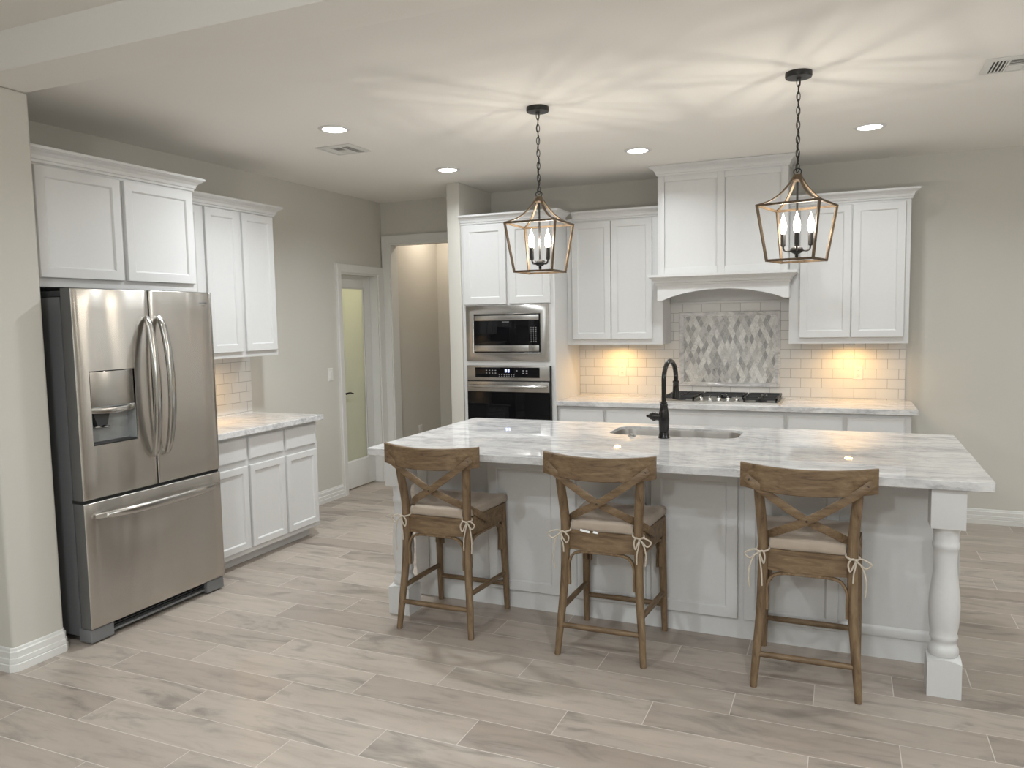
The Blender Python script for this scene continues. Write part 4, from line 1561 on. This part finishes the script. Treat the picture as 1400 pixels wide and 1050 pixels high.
def bar_stool(label, seed, tag_label=False):
    rn = random.Random(seed)
    t = thing('bar_stool', label, 'bar stool', (0, 0, 0), 'bar stools along the island')
    for s in (-1, 1):
        bm = tube(bm_new(), [(s * .207, -.230, 0), (s * .196, -.212, .15), (s * .181, -.190, .35), (s * .176, -.180, .58), (s * .180, -.187, .70), (s * .190, -.207, .83), (s * .195, -.218, .955)],
                  [.0145, .018, .020, .021, .0215, .021, .019], 14, sub=5)
        obj('rear_leg', bm, 'wood_v', t)
        bm = tube(bm_new(), [(s * .207, .224, 0), (s * .204, .217, .2), (s * .200, .208, .4), (s * .197, .203, .588)], [.0145, .018, .020, .021], 14, sub=4)
        obj('front_leg', bm, 'wood_v', t)
    # seat frame
    bm = bm_new()
    out = [(-.200, .222), (-.212, .205), (-.178, -.150), (-.160, -.180), (-.08, -.192), (0, -.196), (.08, -.192), (.160, -.180), (.178, -.150), (.212, .205), (.200, .222)]
    prism(bm, out, lambda u, v, q: (u, v, q), .505, .580)
    obj('seat_frame', bm, 'wood_h', t, angle=40)
    bm = bm_new()
    prism(bm, [(u * 1.025, v * 1.025) for u, v in out], lambda u, v, q: (u, v, q), .5805, .598)
    obj('seat', bm, 'wood_h', t, angle=40)
    # curved top rail
    bm = bm_new()
    n = 20
    prev = None
    for i in range(n + 1):
        x = -.266 + .532 * i / n
        q = (x / .266) ** 2
        yc = -.284 + .066 * q
        zt_ = .974 - .010 * (1 - q)
        zb_ = .872 - .016 * (1 - q)
        hw = .012
        sec = [(yc - hw, zb_ + .004), (yc - hw + .003, zb_), (yc + hw - .003, zb_), (yc + hw, zb_ + .004), (yc + hw, zt_ - .004), (yc + hw - .004, zt_), (yc - hw + .004, zt_), (yc - hw, zt_ - .004)]
        ring = [bm.verts.new((x, y, z)) for y, z in sec]
        if prev:
            for k in range(8):
                bm.faces.new((prev[k], prev[(k + 1) % 8], ring[(k + 1) % 8], ring[k]))
        else:
            bm.faces.new(ring)
        prev = ring
    bm.faces.new(prev)
    obj('top_rail', bm, 'wood_h', t)
    # crossed braces
    for s in (1, -1):
        dy = -.006 if s < 0 else .006
        pts = [(-s * .240, -.247 + dy * .3, .915), (-s * .20, -.262 + dy * .4, .884), (-s * .1, -.258 + dy, .812), (0, -.240 + dy, .745), (s * .09, -.205 + dy, .695), (s * .150, -.155, .655), (s * .196, -.09, .607), (s * .207, -.005, .562)]
        nr = [(0, -1, 0), (0, -1, 0), (0, -1, 0), (0, -1, .05), (s * .25, -1, 0), (s * .7, -.8, 0), (s * 1, -.35, 0), (s * 1, -.1, 0)]
        bm = strip(bm_new(), pts, nr, .034, .011, 5)
        br_ = obj('cross_brace', bm, 'wood_h', t, angle=45)
        bm = lathe(bm_new(), [(.006, -.001), (.006, .0015), (.004, .003)], 10, T(-s * .226, -.2575 + dy * .3, .905) @ axis_to((0, -1, 0)))
        if s < 0:
            lathe(bm, [(.0055, -.001), (.0055, .0015), (.004, .003)], 10, T(0, -.2525, .745) @ axis_to((0, -1, 0)))
        obj('rivet', bm, 'rivet', br_)
    # bent corner arches under the seat

    def arch(p, q, z0, z1, r, nrm_fn):
        p, q = Vector(p), Vector(q)
        d = (q - p)
        L_ = d.length
        d = d.normalized()
        P = [p + Vector((0, 0, z0)), p + Vector((0, 0, (z0 + z1 - r) / 2)), p + Vector((0, 0, z1 - r)), p + d * (r * .3) + Vector((0, 0, z1 - r * .3)), p + d * r + Vector((0, 0, z1)), p + d * (L_ / 2) + Vector((0, 0, z1 + .002))]
        Nn = [-d, -d, -d, (-d + Vector((0, 0, 1))).normalized(), Vector((0, 0, 1)), Vector((0, 0, 1))]
        P2 = [q + Vector((0, 0, z0)), q + Vector((0, 0, (z0 + z1 - r) / 2)), q + Vector((0, 0, z1 - r)), q - d * (r * .3) + Vector((0, 0, z1 - r * .3)), q - d * r + Vector((0, 0, z1))]
        N2 = [d, d, d, (d + Vector((0, 0, 1))).normalized(), Vector((0, 0, 1))]
        bm = strip(bm_new(), P + P2[::-1], Nn + N2[::-1], .022, .011, 5)
        obj('corner_arch', bm, 'wood_v', t, angle=45)
    arch((-.157, -.186, 0), (.157, -.186, 0), .335, .497, .06, None)
    arch((-.176, .206, 0), (.176, .206, 0), .335, .497, .06, None)
    for s in (-1, 1):
        arch((s * .180, -.163, 0), (s * .198, .184, 0), .345, .497, .06, None)
    # stretchers
    obj('stretcher', tube(bm_new(), [(-.193, -.213, .142), (0, -.2135, .142), (.193, -.213, .142)], [.012, .014, .012], 12, sub=4), 'wood_h', t)
    obj('stretcher', tube(bm_new(), [(-.203, .219, .142), (0, .219, .142), (.203, .219, .142)], [.012, .014, .012], 12, sub=4), 'wood_h', t)
    for s in (-1, 1):
        obj('stretcher', tube(bm_new(), [(s * .191, -.205, .218), (s * .198, 0, .213), (s * .203, .216, .206)], [.012, .014, .012], 12, sub=4), 'wood_y', t)
    # cushion
    bm = bm_new()
    corner = [(-.200, .222), (-.209, .208), (-.182, -.120), (-.160, -.140), (-.150, -.176), (-.135, -.185), (0, -.187), (.135, -.185), (.150, -.176), (.160, -.140), (.182, -.120), (.209, .208), (.200, .222), (.1, .226), (0, .227), (-.1, .226)]
    C2 = smooth_path([(u, v, 0) for u, v in corner] + [(*corner[0], 0)], 3)[:-1]
    cen = Vector((0, .015, 0))
    lv = []
    for k, z in ((.985, .5985), (1.0, .602), (1.005, .615), (1.0, .633), (.985, .640), (.95, .644), (.80, .649), (.45, .653)):
        lv.append([bm.verts.new((cen.x + (p.x - cen.x) * k, cen.y + (p.y - cen.y) * k, z + (.0015 * math.sin(p.x * 40 + p.y * 31 + seed) if k > .6 else 0))) for p in C2])
    for a, b in zip(lv, lv[1:]):
        for i in range(len(a)):
            bm.faces.new((a[i], a[(i + 1) % len(a)], b[(i + 1) % len(b)], b[i]))
    bm.faces.new(lv[-1])
    bm.faces.new(lv[0])
    cu = obj('seat_cushion', bm, 'linen', t, angle=60)
    # cushion ties: loop round the leg, bow and two tails
    for s in (-1, 1):
        bm = bm_new()
        lx, ly, lz = s * .177, -.182, .592
        kx, ky = lx + s * .012, ly - .026
        tube(bm, [(s * .15, -.176, .606), (lx - s * .026, ly - .004, lz + .004), (lx - s * .012, ly - .023, lz), (kx, ky, lz - .004)], .0042, 7, sub=5)
        tube(bm, [(s * .16, -.160, .606), (lx + s * .010, ly + .024, lz + .006), (lx + s * .025, ly + .004, lz + .002), (lx + s * .022, ly - .016, lz), (kx, ky, lz - .004)], .0042, 7, sub=5)
        bmesh.ops.create_uvsphere(bm, u_segments=10, v_segments=6, radius=.008, matrix=T(kx, ky - .002, lz - .004))
        a1 = rn.uniform(.03, .055)
        a2 = rn.uniform(.03, .05)
        tube(bm, [(kx, ky, lz - .004), (kx + s * .02, ky - .012, lz + .008), (kx + s * (a1 + .01), ky - .008, lz - .012), (kx + s * a1 * .8, ky - .004, lz - .034), (kx + s * .012, ky - .006, lz - .014), (kx, ky, lz - .006)], .0036, 7, sub=6)
        tube(bm, [(kx, ky, lz - .004), (kx - s * .016, ky - .012, lz + .004), (kx - s * (a2 - .008), ky - .010, lz - .02), (kx - s * a2 * .6, ky - .008, lz - .05), (kx - s * .008, ky - .008, lz - .022), (kx, ky, lz - .006)], .0036, 7, sub=6)
        l1, l2 = rn.uniform(.11, .19), rn.uniform(.09, .16)
        o1, o2 = rn.uniform(.008, .03), rn.uniform(-.012, .01)
        tube(bm, [(kx, ky, lz - .006), (kx + s * (.014 + o1 * .4), ky - .006, lz - .03), (kx + s * (.016 + o1), ky - .004, lz - l1 * .6), (kx + s * (.012 + o1), ky - .002, lz - l1)], .0034, 7, sub=5)
        tube(bm, [(kx, ky, lz - .006), (kx - s * .004, ky - .008, lz - .035), (kx + s * o2 - s * .010, ky - .008, lz - l2 * .6), (kx + s * o2 - s * .012, ky - .006, lz - l2)], .0034, 7, sub=5)
        obj('cushion_tie', bm, 'rope', cu)
    if tag_label:
        bm = bm_new()
        strip(bm, [(-.100, -.192, .603), (-.075, -.198, .600), (-.052, -.197, .597)], [(0, -1, .3)] * 3, .010, .0015, 3)
        strip(bm, [(-.034, -.199, .600), (-.022, -.200, .598), (-.010, -.199, .597)], [(0, -1, .3)] * 3, .010, .0015, 3)
        tg = obj('care_tag', bm, 'tag', cu, smooth=False)
        tg['label'] = 'white care tag'
    return t


SL = [('wooden cross-back bar stool at the left end of the island, nearest the refrigerator', 2.331, -3.047, 11, False, 0.0),
      ('wooden cross-back bar stool in the middle of the three, white care tag on its cushion', 3.207, -3.052, 23, True, 0.0),
      ('wooden cross-back bar stool farthest from the refrigerator, at the right end of the island', 4.103, -3.060, 37, False, 0.0)]
for lb, x, y, sd, tg_, rz in SL:
    st = bar_stool(lb, sd, tg_)
    st.location = (x, y, 0)
    st.rotation_euler.z = rz
